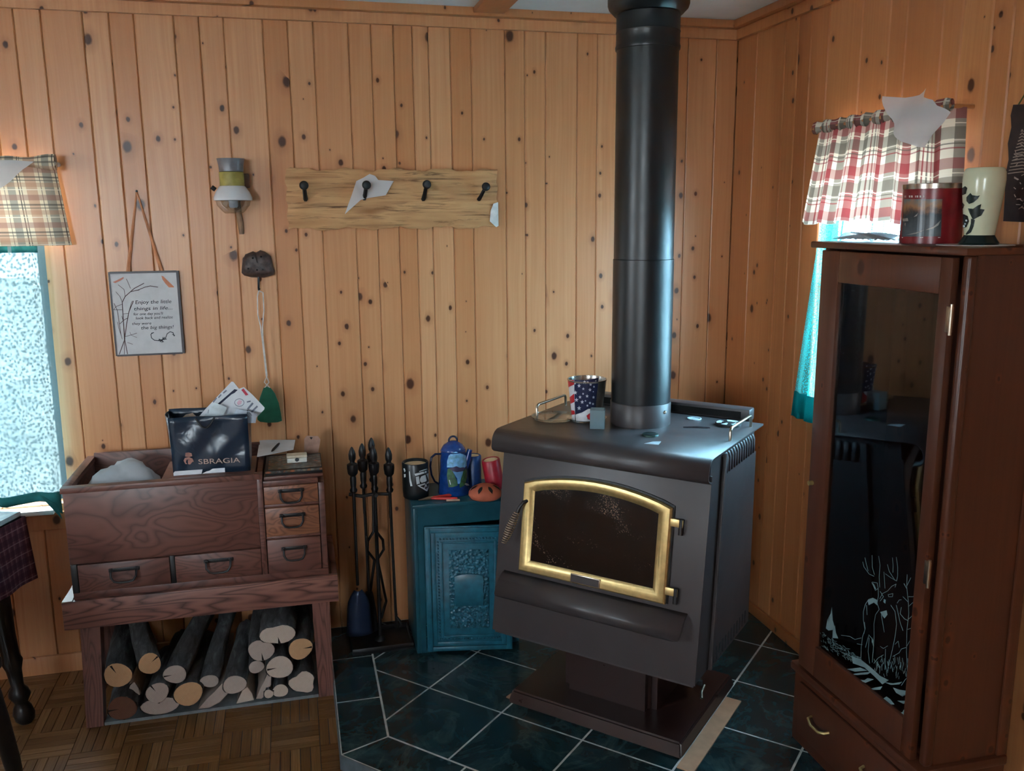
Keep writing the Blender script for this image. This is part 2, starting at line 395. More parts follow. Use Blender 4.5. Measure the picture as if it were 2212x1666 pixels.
def stroke_polys(line, w):
    out = []
    for (x0, y0), (x1, y1) in zip(line, line[1:]):
        dx, dy = x1-x0, y1-y0; L = math.hypot(dx, dy) or 1; nx, ny = -dy/L*w/2, dx/L*w/2; ex, ey = dx/L*w*.3, dy/L*w*.3
        out.append([(x0+nx-ex, y0+ny-ey), (x1+nx+ex, y1+ny+ey), (x1-nx+ex, y1-ny+ey), (x0-nx-ex, y0-ny-ey)])
    return out
def decal(name, polys, mapper, mat, parent=None, sub=0):
    bm = bmesh.new(); poly2d(bm, polys, mapper, sub); return fromb(name, bm, mat, parent)
def text(name, s, size, o, right, up, mat, parent=None, depth=0.0004, align='LEFT', sx=1.0, shear=0.0):
    cu = bpy.data.curves.new('t', 'FONT'); cu.body = s; cu.size = size; cu.align_x = align; cu.extrude = depth; cu.shear = shear; cu.resolution_u = 3
    tmp = bpy.data.objects.new('t', cu); COL.objects.link(tmp)
    me = bpy.data.meshes.new_from_object(tmp.evaluated_get(bpy.context.evaluated_depsgraph_get()))
    bpy.data.objects.remove(tmp); bpy.data.curves.remove(cu)
    right = Vector(right).normalized(); up = Vector(up).normalized(); nn = right.cross(up); o = Vector(o)
    for v in me.vertices: v.co = o + right*v.co.x*sx + up*v.co.y + nn*v.co.z
    me.materials.clear(); me.name = name
    return link(name, me, mat, parent)
def loc_of(parent):
    m = Matrix.Translation(parent.location) @ parent.rotation_euler.to_matrix().to_4x4()
    return m.inverted()
def clip(poly, p, n):
    """keep side where (q-p).n >= 0"""
    out = []
    for i in range(len(poly)):
        a, b = poly[i], poly[(i+1) % len(poly)]
        da = (a[0]-p[0])*n[0]+(a[1]-p[1])*n[1]; db = (b[0]-p[0])*n[0]+(b[1]-p[1])*n[1]
        if da >= 0: out.append(a)
        if (da >= 0) != (db >= 0):
            t = da/(da-db); out.append((a[0]+(b[0]-a[0])*t, a[1]+(b[1]-a[1])*t))
    return out
def area2(p): return abs(sum(p[i][0]*p[(i+1) % len(p)][1]-p[(i+1) % len(p)][0]*p[i][1] for i in range(len(p))))/2 if len(p) > 2 else 0
# ================================================================ the setting
WX, WY, CZ = 1.80, 3.41, 2.452          # right wall, back wall, ceiling
LX, RY = -3.25, -2.25                   # left wall, rear wall
def add_plank(parent, axis, a0, a1, z0, z1, mat):
    if z1-z0 < .02 or a1-a0 < .01: return
    bm = bmesh.new()
    if axis == 'x': bbox(bm, a0+.0006, a1-.0006, WY, WY+.016, z0, z1)
    else: bbox(bm, WX, WX+.016, a0+.0006, a1-.0006, z0, z1)
    bm.edges.ensure_lookup_table()
    es = []
    for e in bm.edges:
        d = (e.verts[0].co-e.verts[1].co)
        if abs(d.z) > .01:
            m = (e.verts[0].co+e.verts[1].co)/2
            if (axis == 'x' and m.y < WY+.001) or (axis == 'y' and m.x < WX+.001): es.append(e)
    bmesh.ops.bevel(bm, geom=es, offset=.0036, segments=1, affect='EDGES')
    fromb('plank', bm, mat, parent)
def holed(name, axis, a0, a1, hole, p0, p1, mat):
    h0, h1, z0, z1 = hole; bm = bmesh.new()
    for b0, b1, c0, c1 in ((a0, h0, 0, CZ), (h1, a1, 0, CZ), (h0, h1, 0, z0), (h0, h1, z1, CZ)):
        if axis == 'x': bbox(bm, b0, b1, p0, p1, c0, c1)
        else: bbox(bm, p0, p1, b0, b1, c0, c1)
    return struct(fromb(name, bm, mat))
W1 = (-1.78, -.857, .665, 1.87)         # left window opening (x0,x1,z0,z1)
W2 = (2.15, 2.775, .96, 1.92)            # right window opening (y0,y1,z0,z1)
wall_back = holed('wall_back', 'x', LX-.1, WX+.12, W1, WY+.017, WY+.13, PINE)
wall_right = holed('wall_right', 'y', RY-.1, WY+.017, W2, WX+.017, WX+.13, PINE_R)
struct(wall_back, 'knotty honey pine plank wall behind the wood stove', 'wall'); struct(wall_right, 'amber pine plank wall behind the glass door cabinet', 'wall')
ex = [-.857, -.774, -.645, -.562, -.482, -.353, -.27, -.188, -.056, .03, .119, .243, .325, .406, .476, .536, .618, .697, .828, .906, .989, 1.118, 1.201, 1.285, 1.41, 1.49, 1.584, 1.708, WX]
left = []; x = -.857
for i in range(40):
    x -= (.083, .129, .083)[i % 3]
    if x < LX: break
    left.append(x)
ex = [LX] + left[::-1] + ex
for a, b in zip(ex, ex[1:]):
    if a >= W1[0]-.06 and b <= W1[1]+.01:
        add_plank(wall_back, 'x', a, b, 0, W1[2], PINE); add_plank(wall_back, 'x', a, b, W1[3], CZ, PINE)
    else: add_plank(wall_back, 'x', a, b, 0, CZ, PINE)
ey = [WY, 3.255, 3.048, 2.964, 2.881, 2.775, 2.594, 2.456, 2.378, 2.225, 2.15, 2.04, 1.969]; y = 1.969; i = 0
while y > RY:
    y -= (.085, .13, .1)[i % 3]; i += 1; ey.append(max(y, RY))
for b, a in zip(ey, ey[1:]):
    if a >= W2[0]-.001 and b <= W2[1]+.001:
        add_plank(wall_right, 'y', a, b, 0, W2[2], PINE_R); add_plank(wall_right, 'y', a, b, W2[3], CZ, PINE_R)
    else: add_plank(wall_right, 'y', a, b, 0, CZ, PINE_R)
wall_left = holed('wall_left', 'y', RY-.1, WY+.13, (0.4, 1.1, 1.3, 2.0), LX-.12, LX, PINE)
wall_rear = holed('wall_rear', 'x', LX-.12, WX+.13, (-2.2, -1.25, 1.2, 2.10), RY-.12, RY, PINE)
ceiling = struct(box('ceiling', LX-.12, WX+.13, RY-.12, WY+.13, CZ, CZ+.1, CEIL), 'white painted ceiling', 'ceiling')
# ceiling batten, crown boards, baseboards
trim = struct(box('trim_1', .70, .815, RY, WY-.045, CZ-.02, CZ, PINE, bev=.002), 'flat pine batten running across the white ceiling', 'ceiling batten')
t = struct(box('trim_2', LX, WX, WY-.017, WY, 2.384, 2.422, PINE), 'pine crown boards along top of back wall', 'crown trim'); box('upper_board', LX, WX, WY-.045, WY, 2.4225, CZ, PINE, t, .002)
t = struct(box('trim_3', WX-.017, WX, RY, WY-.017, 2.384, 2.422, PINE_R), 'pine crown boards along top of right wall', 'crown trim'); box('upper_board', WX-.045, WX, RY, WY-.045, 2.4225, CZ, PINE_R, t, .002)
struct(box('baseboard_back', LX, .066, WY-.014, WY, 0, .073, PINE, bev=.003), 'low pine baseboard under back wall', 'baseboard')
struct(box('baseboard_right', WX-.013, WX, RY, WY-.001, .051, .098, PINE_R, bev=.003), 'narrow pine baseboard along right wall', 'baseboard')
# ---- windows
def window(name, label, axis, w, p, sign, split=True):
    a0, a1, z0, z1 = w; e = bpy.data.objects.new(name, None); COL.objects.link(e); struct(e, label, 'window')
    def bx(nm, b0, b1, c0, c1, d0, d1, mat, bev=.003):
        if axis == 'x': return box(nm, b0, b1, p+d0*sign, p+d1*sign, c0, c1, mat, e, bev)
        return box(nm, p+d0*sign, p+d1*sign, b0, b1, c0, c1, mat, e, bev)
    t = .045 if split else .02
    bx('frame_side', a0, a0+t, z0, z1, .05, .10, WHITE); bx('frame_side', a1-t, a1, z0, z1, .05, .10, WHITE)
    bx('frame_rail', a0+t, a1-t, z0, z0+t, .05, .10, WHITE); bx('frame_rail', a0+t, a1-t, z1-t, z1, .05, .10, WHITE)
    if not split:
        bx('pane', a0+t, a1-t, z0+t, z1-t, .07, .074, PANE, 0); return e, bx
    m = (z0+z1)/2; bx('frame_rail', a0+t, a1-t, m-.018, m+.018, .055, .095, WHITE)
    bx('pane', a0+t, a1-t, z0+t, m-.018, .07, .074, PANE, 0); bx('pane', a0+t, a1-t, m+.018, z1-t, .07, .074, PANE, 0)
    return e, bx
w1, bx1 = window('window_1', 'left window glowing behind aqua lace', 'x', W1, WY, 1, False)
bx1('sill', W1[0]-.04, W1[1]-.03, .640, .658, -.055, .05, WHITE); bx1('apron', W1[0]-.05, W1[1]+.0, .572, .638, -.018, 0, PINE)
w2, bx2 = window('window_2', 'right window behind red plaid valance and teal sheer', 'y', W2, WX, 1)
window('window_3', 'window in the wall behind the viewer', 'x', (-2.2, -1.25, 1.2, 2.10), RY, -1, False); window('window_4', 'window in the left side wall out of view', 'y', (0.4, 1.1, 1.3, 2.0), LX, -1, False)
g = struct(box('ground', -30, 30, -30, 40, -.62, -.6, GROUND), 'pale gravel ground outside the windows', 'ground')
# ---- parquet floor
floor = struct(box('floor', LX-.1, WX+.1, RY-.1, WY+.1, -.08, -.003, plain('dark_floor_joint', rgb(50, 32, 20), .6)), 'basket weave oak parquet floor', 'floor')
SQ, NF = .1565, 5; FW = SQ/NF; X0, Y0 = -.150, 2.8235
def strip_bm(bm, uvl, cx, cy, horiz, g=.0005):
    l, w = SQ/2-g, FW/2-g
    hx, hy = (l, w) if horiz else (w, l)
    top = [(-hx, -hy), (hx, -hy), (hx, hy), (-hx, hy)]; k = .0008
    vt = [bm.verts.new((cx+x*(1-k/hx), cy+y*(1-k/hy), 0)) for x, y in top]; vb = [bm.verts.new((cx+x, cy+y, -.003)) for x, y in top]
    fs = [bm.faces.new(vt)] + [bm.faces.new((vb[i], vb[(i+1) % 4], vt[(i+1) % 4], vt[i])) for i in range(4)]
    for f in fs:
        for lp in f.loops:
            dx, dy = lp.vert.co.x-cx, lp.vert.co.y-cy
            lp[uvl].uv = (dx, dy) if horiz else (dy, dx)
meshes = {}
for hz in (True, False):
    bm = bmesh.new(); uvl = bm.loops.layers.uv.new('UVMap'); strip_bm(bm, uvl, 0, 0, hz)
    me = bpy.data.meshes.new('parquet_strip'); bm.to_mesh(me); bm.free(); me.materials.append(PARQ); meshes[hz] = me
cand = []; rest = []
for i in range(-21, 14):
    for j in range(-34, 5):
        x, y = X0+i*SQ, Y0+j*SQ; hz = (i+j) % 2 == 1
        if x+SQ < LX or x > WX or y > WY or y+SQ < RY: continue
        for k in range(NF):
            cx, cy = (x+SQ/2, y+(k+.5)*FW) if hz else (x+(k+.5)*FW, y+SQ/2)
            if cy > WY or (cx > .09 and cy > 2.5): continue
            if -1.24 < cx < .10 and cy > 2.36: cand.append((cy if cx > -1 else cy+.4, cx, cy, hz))
            else: rest.append((cx, cy, hz))
cand.sort()
for n_, (q, cx, cy, hz) in enumerate(cand):
    if n_ < 298: o = link('parquet_strip', meshes[hz], None, floor); o.location = (cx, cy, 0)
    else: rest.append((cx, cy, hz))
bm = bmesh.new(); uvl = bm.loops.layers.uv.new('UVMap')
for cx, cy, hz in rest: strip_bm(bm, uvl, cx, cy, hz)
me = bpy.data.meshes.new('parquet_field'); bm.to_mesh(me); bm.free(); o = link('parquet_field', me, PARQ, floor); o['kind'] = 'stuff'
# ---- tiled hearth
HZ = .05
TA = math.radians(-45.91); e1 = Vector((math.cos(TA), math.sin(TA))); e2 = Vector((-math.sin(TA), math.cos(TA)))
G0 = Vector((.4006, 3.2758)); TS = .305
outer = [(.068, WY-.002), (.068, 2.522), (.068+1.23*e1.x, 2.522+1.23*e1.y), (WX-.002, 2.522+1.23*e1.y), (WX-.002, WY-.002)]
hearth = struct(prism('hearth', [(x, y, 0.0) for x, y in outer], (0, 0, .0490), GROUT), 'raised corner hearth of dark green marble tiles with pale grout', 'hearth')
inner = [(.221, WY-.003), (.221, 2.5835), (.221+1.1*e1.x, 2.5835+1.1*e1.y), (WX-.003, 2.5835+1.1*e1.y), (WX-.003, WY-.003)]
def clip_poly(poly, region):
    for a, b in zip(region, region[1:]+region[:1]):
        n = (-(b[1]-a[1]), b[0]-a[0]); poly = clip(poly, a, n)
        if len(poly) < 3: return []
    return poly
def inset(poly, d):
    out = poly
    for a, b in zip(poly, poly[1:]+poly[:1]):
        L = math.hypot(b[0]-a[0], b[1]-a[1])
        if L < 1e-4: continue
        n = (-(b[1]-a[1])/L, (b[0]-a[0])/L); out = clip(out, (a[0]+n[0]*d, a[1]+n[1]*d), n)
        if len(out) < 3: return []
    return out
def tile(poly):
    if sum(poly[i][0]*poly[(i+1) % len(poly)][1]-poly[(i+1) % len(poly)][0]*poly[i][1] for i in range(len(poly))) < 0: poly = poly[::-1]
    p = inset(poly, .0037)
    if area2(p) < 4e-4: return
    bm = bmesh.new(); prism_bm(bm, [(x, y, .0491) for x, y in p], (0, 0, HZ-.0491)); fromb('tile', bm, MARBLE, hearth)
for b in range(-3, 9):
    for a in range(-6, 3):
        c = [G0 + (e1*bb - e2*aa)*TS for bb, aa in ((b, a), (b+1, a), (b+1, a+1), (b, a+1))]
        p = clip_poly([(v.x, v.y) for v in c], inner)
        if area2(p) > 4e-4: tile(p)
ED = plain('grey_tile_edge', rgb(92, 104, 110), .4)
box('edge_tile', .0645, .0685, 2.5225, WY-.003, .0006, .0494, ED, hearth)
oa, ob = Vector((.068, 2.522)), Vector((.068, 2.522))+e1*1.23; nn = Vector((-e2.x, -e2.y))*.0035
prism('edge_tile', [(oa.x, oa.y, .0006), (ob.x, ob.y, .0006), (ob.x+nn.x, ob.y+nn.y, .0006), (oa.x+nn.x-.002, oa.y+nn.y, .0006)], (0, 0, .0488), ED, hearth)
jy = [2.5835, 2.829, 3.134, WY-.003]
for k in range(3):
    tile([(.068, jy[k] if k else 2.522), (.221, jy[k]), (.221, jy[k+1]), (.068, jy[k+1])])
for k in range(4):
    t0, t1 = k*.305, min((k+1)*.305, 1.1)
    A = [Vector((.221, 2.5835))+e1*t for t in (t0, t1)]; nn = Vector((-e2.x, -e2.y)); w = (Vector((.068, 2.522))-Vector((.221, 2.5835))).dot(nn)
    B = [A[0]+nn*w if k else Vector((.068, 2.522)), A[1]+nn*w]
    tile([tuple(A[0]), tuple(A[1]), tuple(B[1]), tuple(B[0])])
# ================================================================ wood stove (built in its own axes: u right, v back, z up)
ST = (1.047, 2.636, HZ)
stove = thing('wood_stove', 'dark brown steel wood stove with brass arched glass door on a pedestal', 'stove', ST, math.radians(-45.9))
SI = (Matrix.Translation(ST) @ Matrix.Rotation(math.radians(-45.9), 4, 'Z')).inverted()
# pedestal
bm = bmesh.new()
a = [(-.315, -.262), (.315, -.262), (.315, .252), (-.315, .252)]; b = [(-.305, -.246), (.305, -.246), (.305, .24), (-.305, .24)]
va = [bm.verts.new((x, y, .0005)) for x, y in a]; vb = [bm.verts.new((x, y, .045)) for x, y in b]
bm.faces.new(va[::-1]); bm.faces.new(vb)
for i in range(4): bm.faces.new((va[i], va[(i+1) % 4], vb[(i+1) % 4], vb[i]))
bmesh.ops.bevel(bm, geom=bm.edges[:], offset=.006, segments=2, affect='EDGES')
fromb('pedestal_base', bm, STOVE_D, stove, angle=40)
bm = bmesh.new(); bbox(bm, -.17, .17, -.14, .18, .0445, .2705)
bmesh.ops.bevel(bm, geom=[e for e in bm.edges if abs((e.verts[0].co-e.verts[1].co).z) > .1], offset=.03, segments=5, affect='EDGES')
fromb('pedestal_column', bm, STOVE_D, stove, angle=40)
# firebox body, slanted front
side = [(-.28, .262), (.232, .262), (.232, .95), (-.186, .95)]
bm = bmesh.new(); prism_bm(bm, [(-.35, y, z) for y, z in side], (.70, 0, 0)); fromb('firebox', bm, STOVE, stove)
FB, FT_, FN_ = Vector((0, -.28, .27)), Vector((0, .085, .611)).normalized(), Vector((0, -.611, .085)).normalized()
def fr(u, s, d=0.0): return FB + Vector((u, 0, 0)) + FT_*s + FN_*d
prism('front_plate', [fr(-.358, 0), fr(.358, 0), fr(.358, .63), fr(-.358, .63)], FN_*.006, STOVE, stove, .002)
# side heat shields with louvre slots cut as slats
for sg in (1, -1):
    u0 = .352*sg; u1 = .3575*sg
    f0 = -.135
    sh = prism('side_shield', [(u0, f0-.02, .262), (u0, .235, .262), (u0, .235, .87), (u0, f0+.045, .87)], (u1-u0, 0, 0), STOVE, stove)
    for k in range(13):
        y0 = -.088+k*.0245
        pts = [(u0, y0, .868)] + [(u0+(u1-u0), y0, .868)] + [(u1-.018*sg*(1-math.cos(t)), y0, .912+.018*math.sin(t)) for t in (0, .4, .8, 1.2, PI/2)]
        bm = bmesh.new(); q = []
        prof = [(u1, .868), (u1, .915), (u1-.004*sg, .928), (u1-.012*sg, .938), (u1-.026*sg, .942)]
        A = [bm.verts.new((p[0], y0, p[1])) for p in prof]; B = [bm.verts.new((p[0], y0+.0145, p[1])) for p in prof]
        for i in range(4): bm.faces.new((A[i], A[i+1], B[i+1], B[i]))
        o = fromb('louvre', bm, STOVE, sh, True); md = o.modifiers.new('t', 'SOLIDIFY'); md.thickness = .004
    for k in range(12):
        y0 = -.13+k*.029
        box('lower_slot', u1, u1+.0006*sg, y0, y0+.009, .272, .318, VOID, sh)
    prism('shield_lip', [(u0, f0-.02, .262), (u0, f0-.008, .262), (u0, f0+.06, .935), (u0, f0+.045, .935)], (u1-u0+.006*sg, 0, 0), STOVE, sh, .002)
# top plate with rolled nose
prof = [(.272, .957), (-.205, .957)] + [(-.215-.045*math.sin(t), .913+.044*math.cos(t)) for t in [i*PI/2/8 for i in range(1, 9)]] + [(-.262, .902), (-.258, .892), (-.247, .884), (-.228, .879)]
bm = bmesh.new(); A = [bm.verts.new((-.368, y, z)) for y, z in prof]; B = [bm.verts.new((.368, y, z)) for y, z in prof]
for i in range(len(prof)-1): bm.faces.new((A[i], A[i+1], B[i+1], B[i]))
tp = fromb('top_plate', bm, STOVE, stove, angle=60); md = tp.modifiers.new('t', 'SOLIDIFY'); md.thickness = .006; md.offset = -1
# warm-air outlet at the back of the top
box('outlet_floor', -.30, .30, .273, .33, .93, .9505, STOVE, stove)
vent = box('outlet_hood', -.315, .315, .290, .345, .951, .994, STOVE, stove, .006)
box('outlet_slot', -.285, .285, .2885, .2905, .960, .984, VOID, vent)
# top rails
for sg in (1, -1):
    u = .345*sg
    tube('top_rail', [(u, -.005, .957), (u, -.005, .985), (u, -.001, .992), (u, .008, .996), (u, .192, .996), (u, .201, .992), (u, .205, .985), (u, .205, .957)], .0048, NICKEL, stove, 10)
# door
dout = [(-.262, .228), (.250, .228), (.250, .520)] + [(.250-.512*i/14, .520+.042*math.sin(PI*i/14)**.8) for i in range(1, 14)] + [(-.262, .520)]
din = [(-.221, .267), (.208, .267), (.208, .496)] + [(.208-.429*i/14, .496+.03*math.sin(PI*i/14)**.8) for i in range(1, 14)] + [(-.221, .496)]
def ring_mesh(name, o, i, d0, d1, mat, parent, bev):
    bm = bmesh.new(); n = len(o)
    cx = (-.006, .37)
    def lerp(a, b, t): return (a[0]+(b[0]-a[0])*t, a[1]+(b[1]-a[1])*t)
    loops = []
    for t, d in ((0, d0), (0, d1-.006), (.12, d1-.001), (.3, d1), (.55, d1), (.75, d1-.003), (1, d1-.009), (1, d0)):
        loops.append([bm.verts.new(fr(*lerp(p, q, t), d)) for p, q in zip(o, i)])
    for A, B in zip(loops, loops[1:]):
        for k in range(n): bm.faces.new((A[k], A[(k+1) % n], B[(k+1) % n], B[k]))
    return fromb(name, bm, mat, parent, angle=35)
back = prism('door_back', [fr(u*1.02, s if s < .4 else s+.006, .0062) for u, s in dout], FN_*.006, IRON, stove)
door = ring_mesh('door_frame', dout, din, .0125, .028, BRASS, stove, .004)
prism('door_glass', [fr(u, s, .0125) for u, s in din], FN_*.005, SOOT, stove)
pl = prism('name_plate', [fr(-.066, .232, .0275), fr(.037, .232, .0275), fr(.037, .260, .0275), fr(-.066, .260, .0275)], FN_*.003, NICKEL, door, .001)
prism('plate_field', [fr(-.063, .2345, .0306), fr(.034, .2345, .0306), fr(.034, .2575, .0306), fr(-.063, .2575, .0306)], FN_*.0004, STOVE, door)
for s in (.478, .27):
    h = prism('hinge', [fr(.246, s-.012, .012), fr(.288, s-.012, .012), fr(.288, s+.012, .012), fr(.246, s+.012, .012)], FN_*.012, BRASS, stove, .003)
    bm = bmesh.new(); tube_bm(bm, [fr(.281, s-.034, .018), fr(.281, s+.013, .018)], .008, 12); fromb('hinge_pin', bm, IRON, h, angle=40)
# coil handle
hd = tube('door_latch', [fr(-.24, .464, .02), fr(-.252, .458, .036), fr(-.262, .44, .042), fr(-.268, .42, .044)], .006, IRON, stove, 8)
p0, p1 = fr(-.268, .425, .044), fr(-.302, .318, .06); ax = (p1-p0); L = ax.length; ax.normalize(); s_ = ax.cross(Vector((0, 0, 1))).normalized(); q_ = ax.cross(s_)
bm = bmesh.new(); tube_bm(bm, [p0+ax*(L*i/150)+(s_*math.cos(i*.62)+q_*math.sin(i*.62))*(.0075+.006*math.sin(PI*min(1, i/150))) for i in range(151)], .0021, 5); fromb('spring_grip', bm, NICKEL, hd, True)
# ash lip (rolled shelf under the door)
prof = [(.212, .006), (.205, .022), (.19, .042), (.165, .056), (.142, .062), (.136, .060)]
bm = bmesh.new(); A = []; B = []
for k, (s, d) in enumerate(prof):
    t = k/(len(prof)-1); A.append(bm.verts.new(fr(-.325+.02*max(0, t-.8)*5*.4, s, d))); B.append(bm.verts.new(fr(.318-.03*max(0, t-.75)*4*.7, s, d)))
for k in range(len(prof)-1): bm.faces.new((A[k], A[k+1], B[k+1], B[k]))
o = fromb('ash_lip', bm, STOVE, stove, True); md = o.modifiers.new('t', 'SOLIDIFY'); md.thickness = .004
tube('air_control', [(.365, -.22, .245), (.365, -.245, .235), (.372, -.262, .225)], .005, NICKEL, stove, 8); box('damper_rod', .30, .36, -.232, -.222, .247, .261, IRON, stove)

# stove pipe
PX, PY = 1.112, 2.692
pipe = thing('stove_pipe', 'tall black double wall stove pipe rising to the ceiling', 'stove pipe', (PX, PY, HZ+.957))
zb = HZ+.957
lathe('collar', [(.0, 0), (.1005, 0), (.1005, .074), (.099, .076), (0, .076)], STOVE, pipe, 48)
lathe('lower_section', [(.0985, .0765), (.0985, 1.554-zb-.002)], PIPE, pipe, 64)
lathe('upper_section', [(.0965, 1.5535-zb), (.0965, 2.196-zb)], PIPE, pipe, 64)
lathe('top_adapter', [(.0965, 2.196-zb), (.1, 2.197-zb), (.1012, 2.205-zb), (.099, 2.213-zb), (.0985, 2.245-zb), (.1, 2.249-zb), (.0985, 2.253-zb), (.0985, 2.302-zb)], PIPE, pipe, 64, angle=30)
lathe('ceiling_support', [(.0985, 2.300-zb), (.106, 2.302-zb), (.122, 2.318-zb), (.126, 2.33-zb), (.126, CZ-.001-zb), (.0, CZ-.001-zb)], PIPE, pipe, 64, angle=30)
d = Vector((-PX, -PY, 0)).normalized(); sd = Vector((-d.y, d.x, 0)); pn = (d*.62+sd*.79).normalized()*.1005
bm = bmesh.new(); bmesh.ops.create_icosphere(bm, subdivisions=2, radius=.006); bmesh.ops.translate(bm, verts=bm.verts[:], vec=Vector((pn.x, pn.y, .05))); fromb('screw', bm, NICKEL, pipe, True)

# cardboard under the pedestal
cb = thing('cardboard_sheet', 'flat piece of tan cardboard sticking out from under stove pedestal', 'cardboard', ST, math.radians(-45.9))
box('sheet_strip', .3165, .37, -.305, .155, .0002, .005, CARD, cb)
prism('sheet_corner', [(-.335, -.238, .0002), (-.3165, -.238, .0002), (-.3165, -.08, .0002)], (0, 0, .005), CARD, cb)

# ================================================================ glass-door cabinet
CB = (1.478, 1.69, HZ)
cab = thing('display_cabinet', 'tall red stained pine cabinet with etched deer on its glass door', 'cabinet', CB)
cd_, cw, ch = .252, .555, 1.547       # depth (x), width (y), height
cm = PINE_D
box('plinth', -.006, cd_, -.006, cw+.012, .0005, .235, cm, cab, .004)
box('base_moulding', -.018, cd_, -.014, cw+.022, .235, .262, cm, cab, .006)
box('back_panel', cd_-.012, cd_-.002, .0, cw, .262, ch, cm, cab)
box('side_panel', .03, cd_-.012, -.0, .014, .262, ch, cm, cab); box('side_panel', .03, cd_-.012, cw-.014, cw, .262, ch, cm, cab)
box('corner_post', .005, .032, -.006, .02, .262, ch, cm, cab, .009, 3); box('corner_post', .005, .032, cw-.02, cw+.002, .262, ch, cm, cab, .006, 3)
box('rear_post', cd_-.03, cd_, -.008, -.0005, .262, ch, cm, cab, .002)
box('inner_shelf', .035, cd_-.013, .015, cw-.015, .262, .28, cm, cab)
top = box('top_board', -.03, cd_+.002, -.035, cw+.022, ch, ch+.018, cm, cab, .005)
# drawer in plinth
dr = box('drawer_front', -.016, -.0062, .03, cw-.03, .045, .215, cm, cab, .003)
for yy in (.15, cw-.15):
    tube('drawer_pull', [(-.016, yy-.045, .14), (-.03, yy-.042, .138), (-.036, yy-.02, .130), (-.036, yy+.02, .130), (-.03, yy+.042, .138), (-.016, yy+.045, .14)], .0045, BRASS, dr, 8)
# door
dx0, dx1 = -.016, .004
y0, y1, z0, z1 = .022, cw-.018, .270, ch-.006
gy0, gy1, gz0, gz1 = .060, .455, .368, 1.455
bmx = []
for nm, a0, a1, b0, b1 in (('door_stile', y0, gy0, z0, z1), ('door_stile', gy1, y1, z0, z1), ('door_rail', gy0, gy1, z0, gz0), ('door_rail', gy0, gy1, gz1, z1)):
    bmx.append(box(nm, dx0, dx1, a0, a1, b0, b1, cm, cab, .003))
gl = box('door_glass', -.004, -.001, gy0, gy1, gz0, gz1, SMOKED, cab)
for zz in (1.40, .78):
    h = box('hinge', -.018, -.012, y0-.012, y0+.006, zz-.03, zz+.03, NICKEL, cab, .001); tube('hinge_pin', [(-.017, y0-.010, zz-.036), (-.017, y0-.010, zz+.036)], .004, NICKEL, h, 8)
lk = tube('door_knob', [(-.016, y1-.02, .86), (-.03, y1-.02, .86)], .007, BRASS, cab, 10); 
# etched deer scene on the glass (traced)
XD = CB[0]-.0046
def et(x, y):
    p = onX(1760+x/4.384, 1180+y/4.384, XD); return p-Vector(CB)
lines = [[(455,150),(465,195),(515,265),(560,285)],[(475,110),(488,170),(505,235)],[(542,88),(545,200),(565,270)],[(605,95),(618,180),(610,290),(615,390)],[(655,245),(660,330),(665,400)],
 [(688,175),(705,240),(760,325)],[(735,110),(742,180),(740,250)],[(772,105),(785,200),(785,280),(775,330),(720,300),(668,262)],
 [(540,345),(575,420),(600,400),(592,350),(545,340)],[(600,400),(602,470),(590,540),(610,600)],[(620,430),(650,480),(620,520)],[(760,390),(770,360),(730,380),(690,425),(640,450),(615,500)],[(695,460),(740,450),(735,480),(700,480),(695,460)],
 [(590,560),(582,520),(550,492),(510,505),(480,550),(460,620),(460,700),(475,790),(452,860),(440,960),(435,1100)],[(610,600),(575,650),(560,740),(562,860),(555,960)],[(510,850),(480,960)],[(510,840),(545,880),(552,940)],[(515,870),(505,1000),(520,1110)],
 [(470,720),(478,780),(465,830)],[(555,960),(545,1100)],[(670,975),(665,1170)],[(620,950),(650,970),(690,945)],[(720,560),(760,620),(775,740),(760,860),(735,980),(700,1130)],[(630,650),(645,740),(658,815)],[(490,560),(495,650)],
 [(875,270),(870,380),(885,520),(890,640),(872,800),(868,1000),(880,1250)],[(870,380),(890,340),(910,300)],[(868,400),(845,355)],[(890,480),(930,480),(960,450)],[(890,570),(950,515)],[(890,690),(935,650),(955,560)],[(880,790),(930,770),(942,730)],[(870,950),(905,890),(935,885)],[(880,1100),(905,1050),(922,1010)],[(885,530),(835,480)],
 [(780,540),(800,510),(820,508)],[(772,560),(790,640),(810,730),(835,800)],[(820,580),(808,640),(850,690),(882,705)],[(865,960),(820,975),(800,1010),(740,1045)],[(760,930),(790,900),(800,960)],[(880,1180),(915,1150),(910,1240)],[(820,1320),(860,1260),(900,1240)],
 [(250,845),(330,855),(380,885),(440,870)],[(400,925),(450,935)],[(560,1110),(600,1060),(650,1030)],[(590,1100),(620,1150)],[(700,1090),(690,1200)],[(720,1100),(740,1190)]]
polys = []
for l in lines: polys += stroke_polys(l, 4.2)
rr = random.Random(3)
for _ in range(150):
    t = rr.random(); x = 50+t*390; lo = 780+t*290; hi = 960+t*160; y = lo+(hi-lo)*rr.random(); a = rr.uniform(.2, 1.6); L = rr.uniform(15, 45)
    polys += stroke_polys([(x, y), (x+L*math.cos(a), y+L*math.sin(a)*.8)], 2.6)
for _ in range(60):
    x = rr.uniform(560, 905); y = rr.uniform(1080, 1240)+(x-560)*.1; polys += stroke_polys([(x, y), (x+rr.uniform(-14, 14), y-rr.uniform(25, 70))], 3)
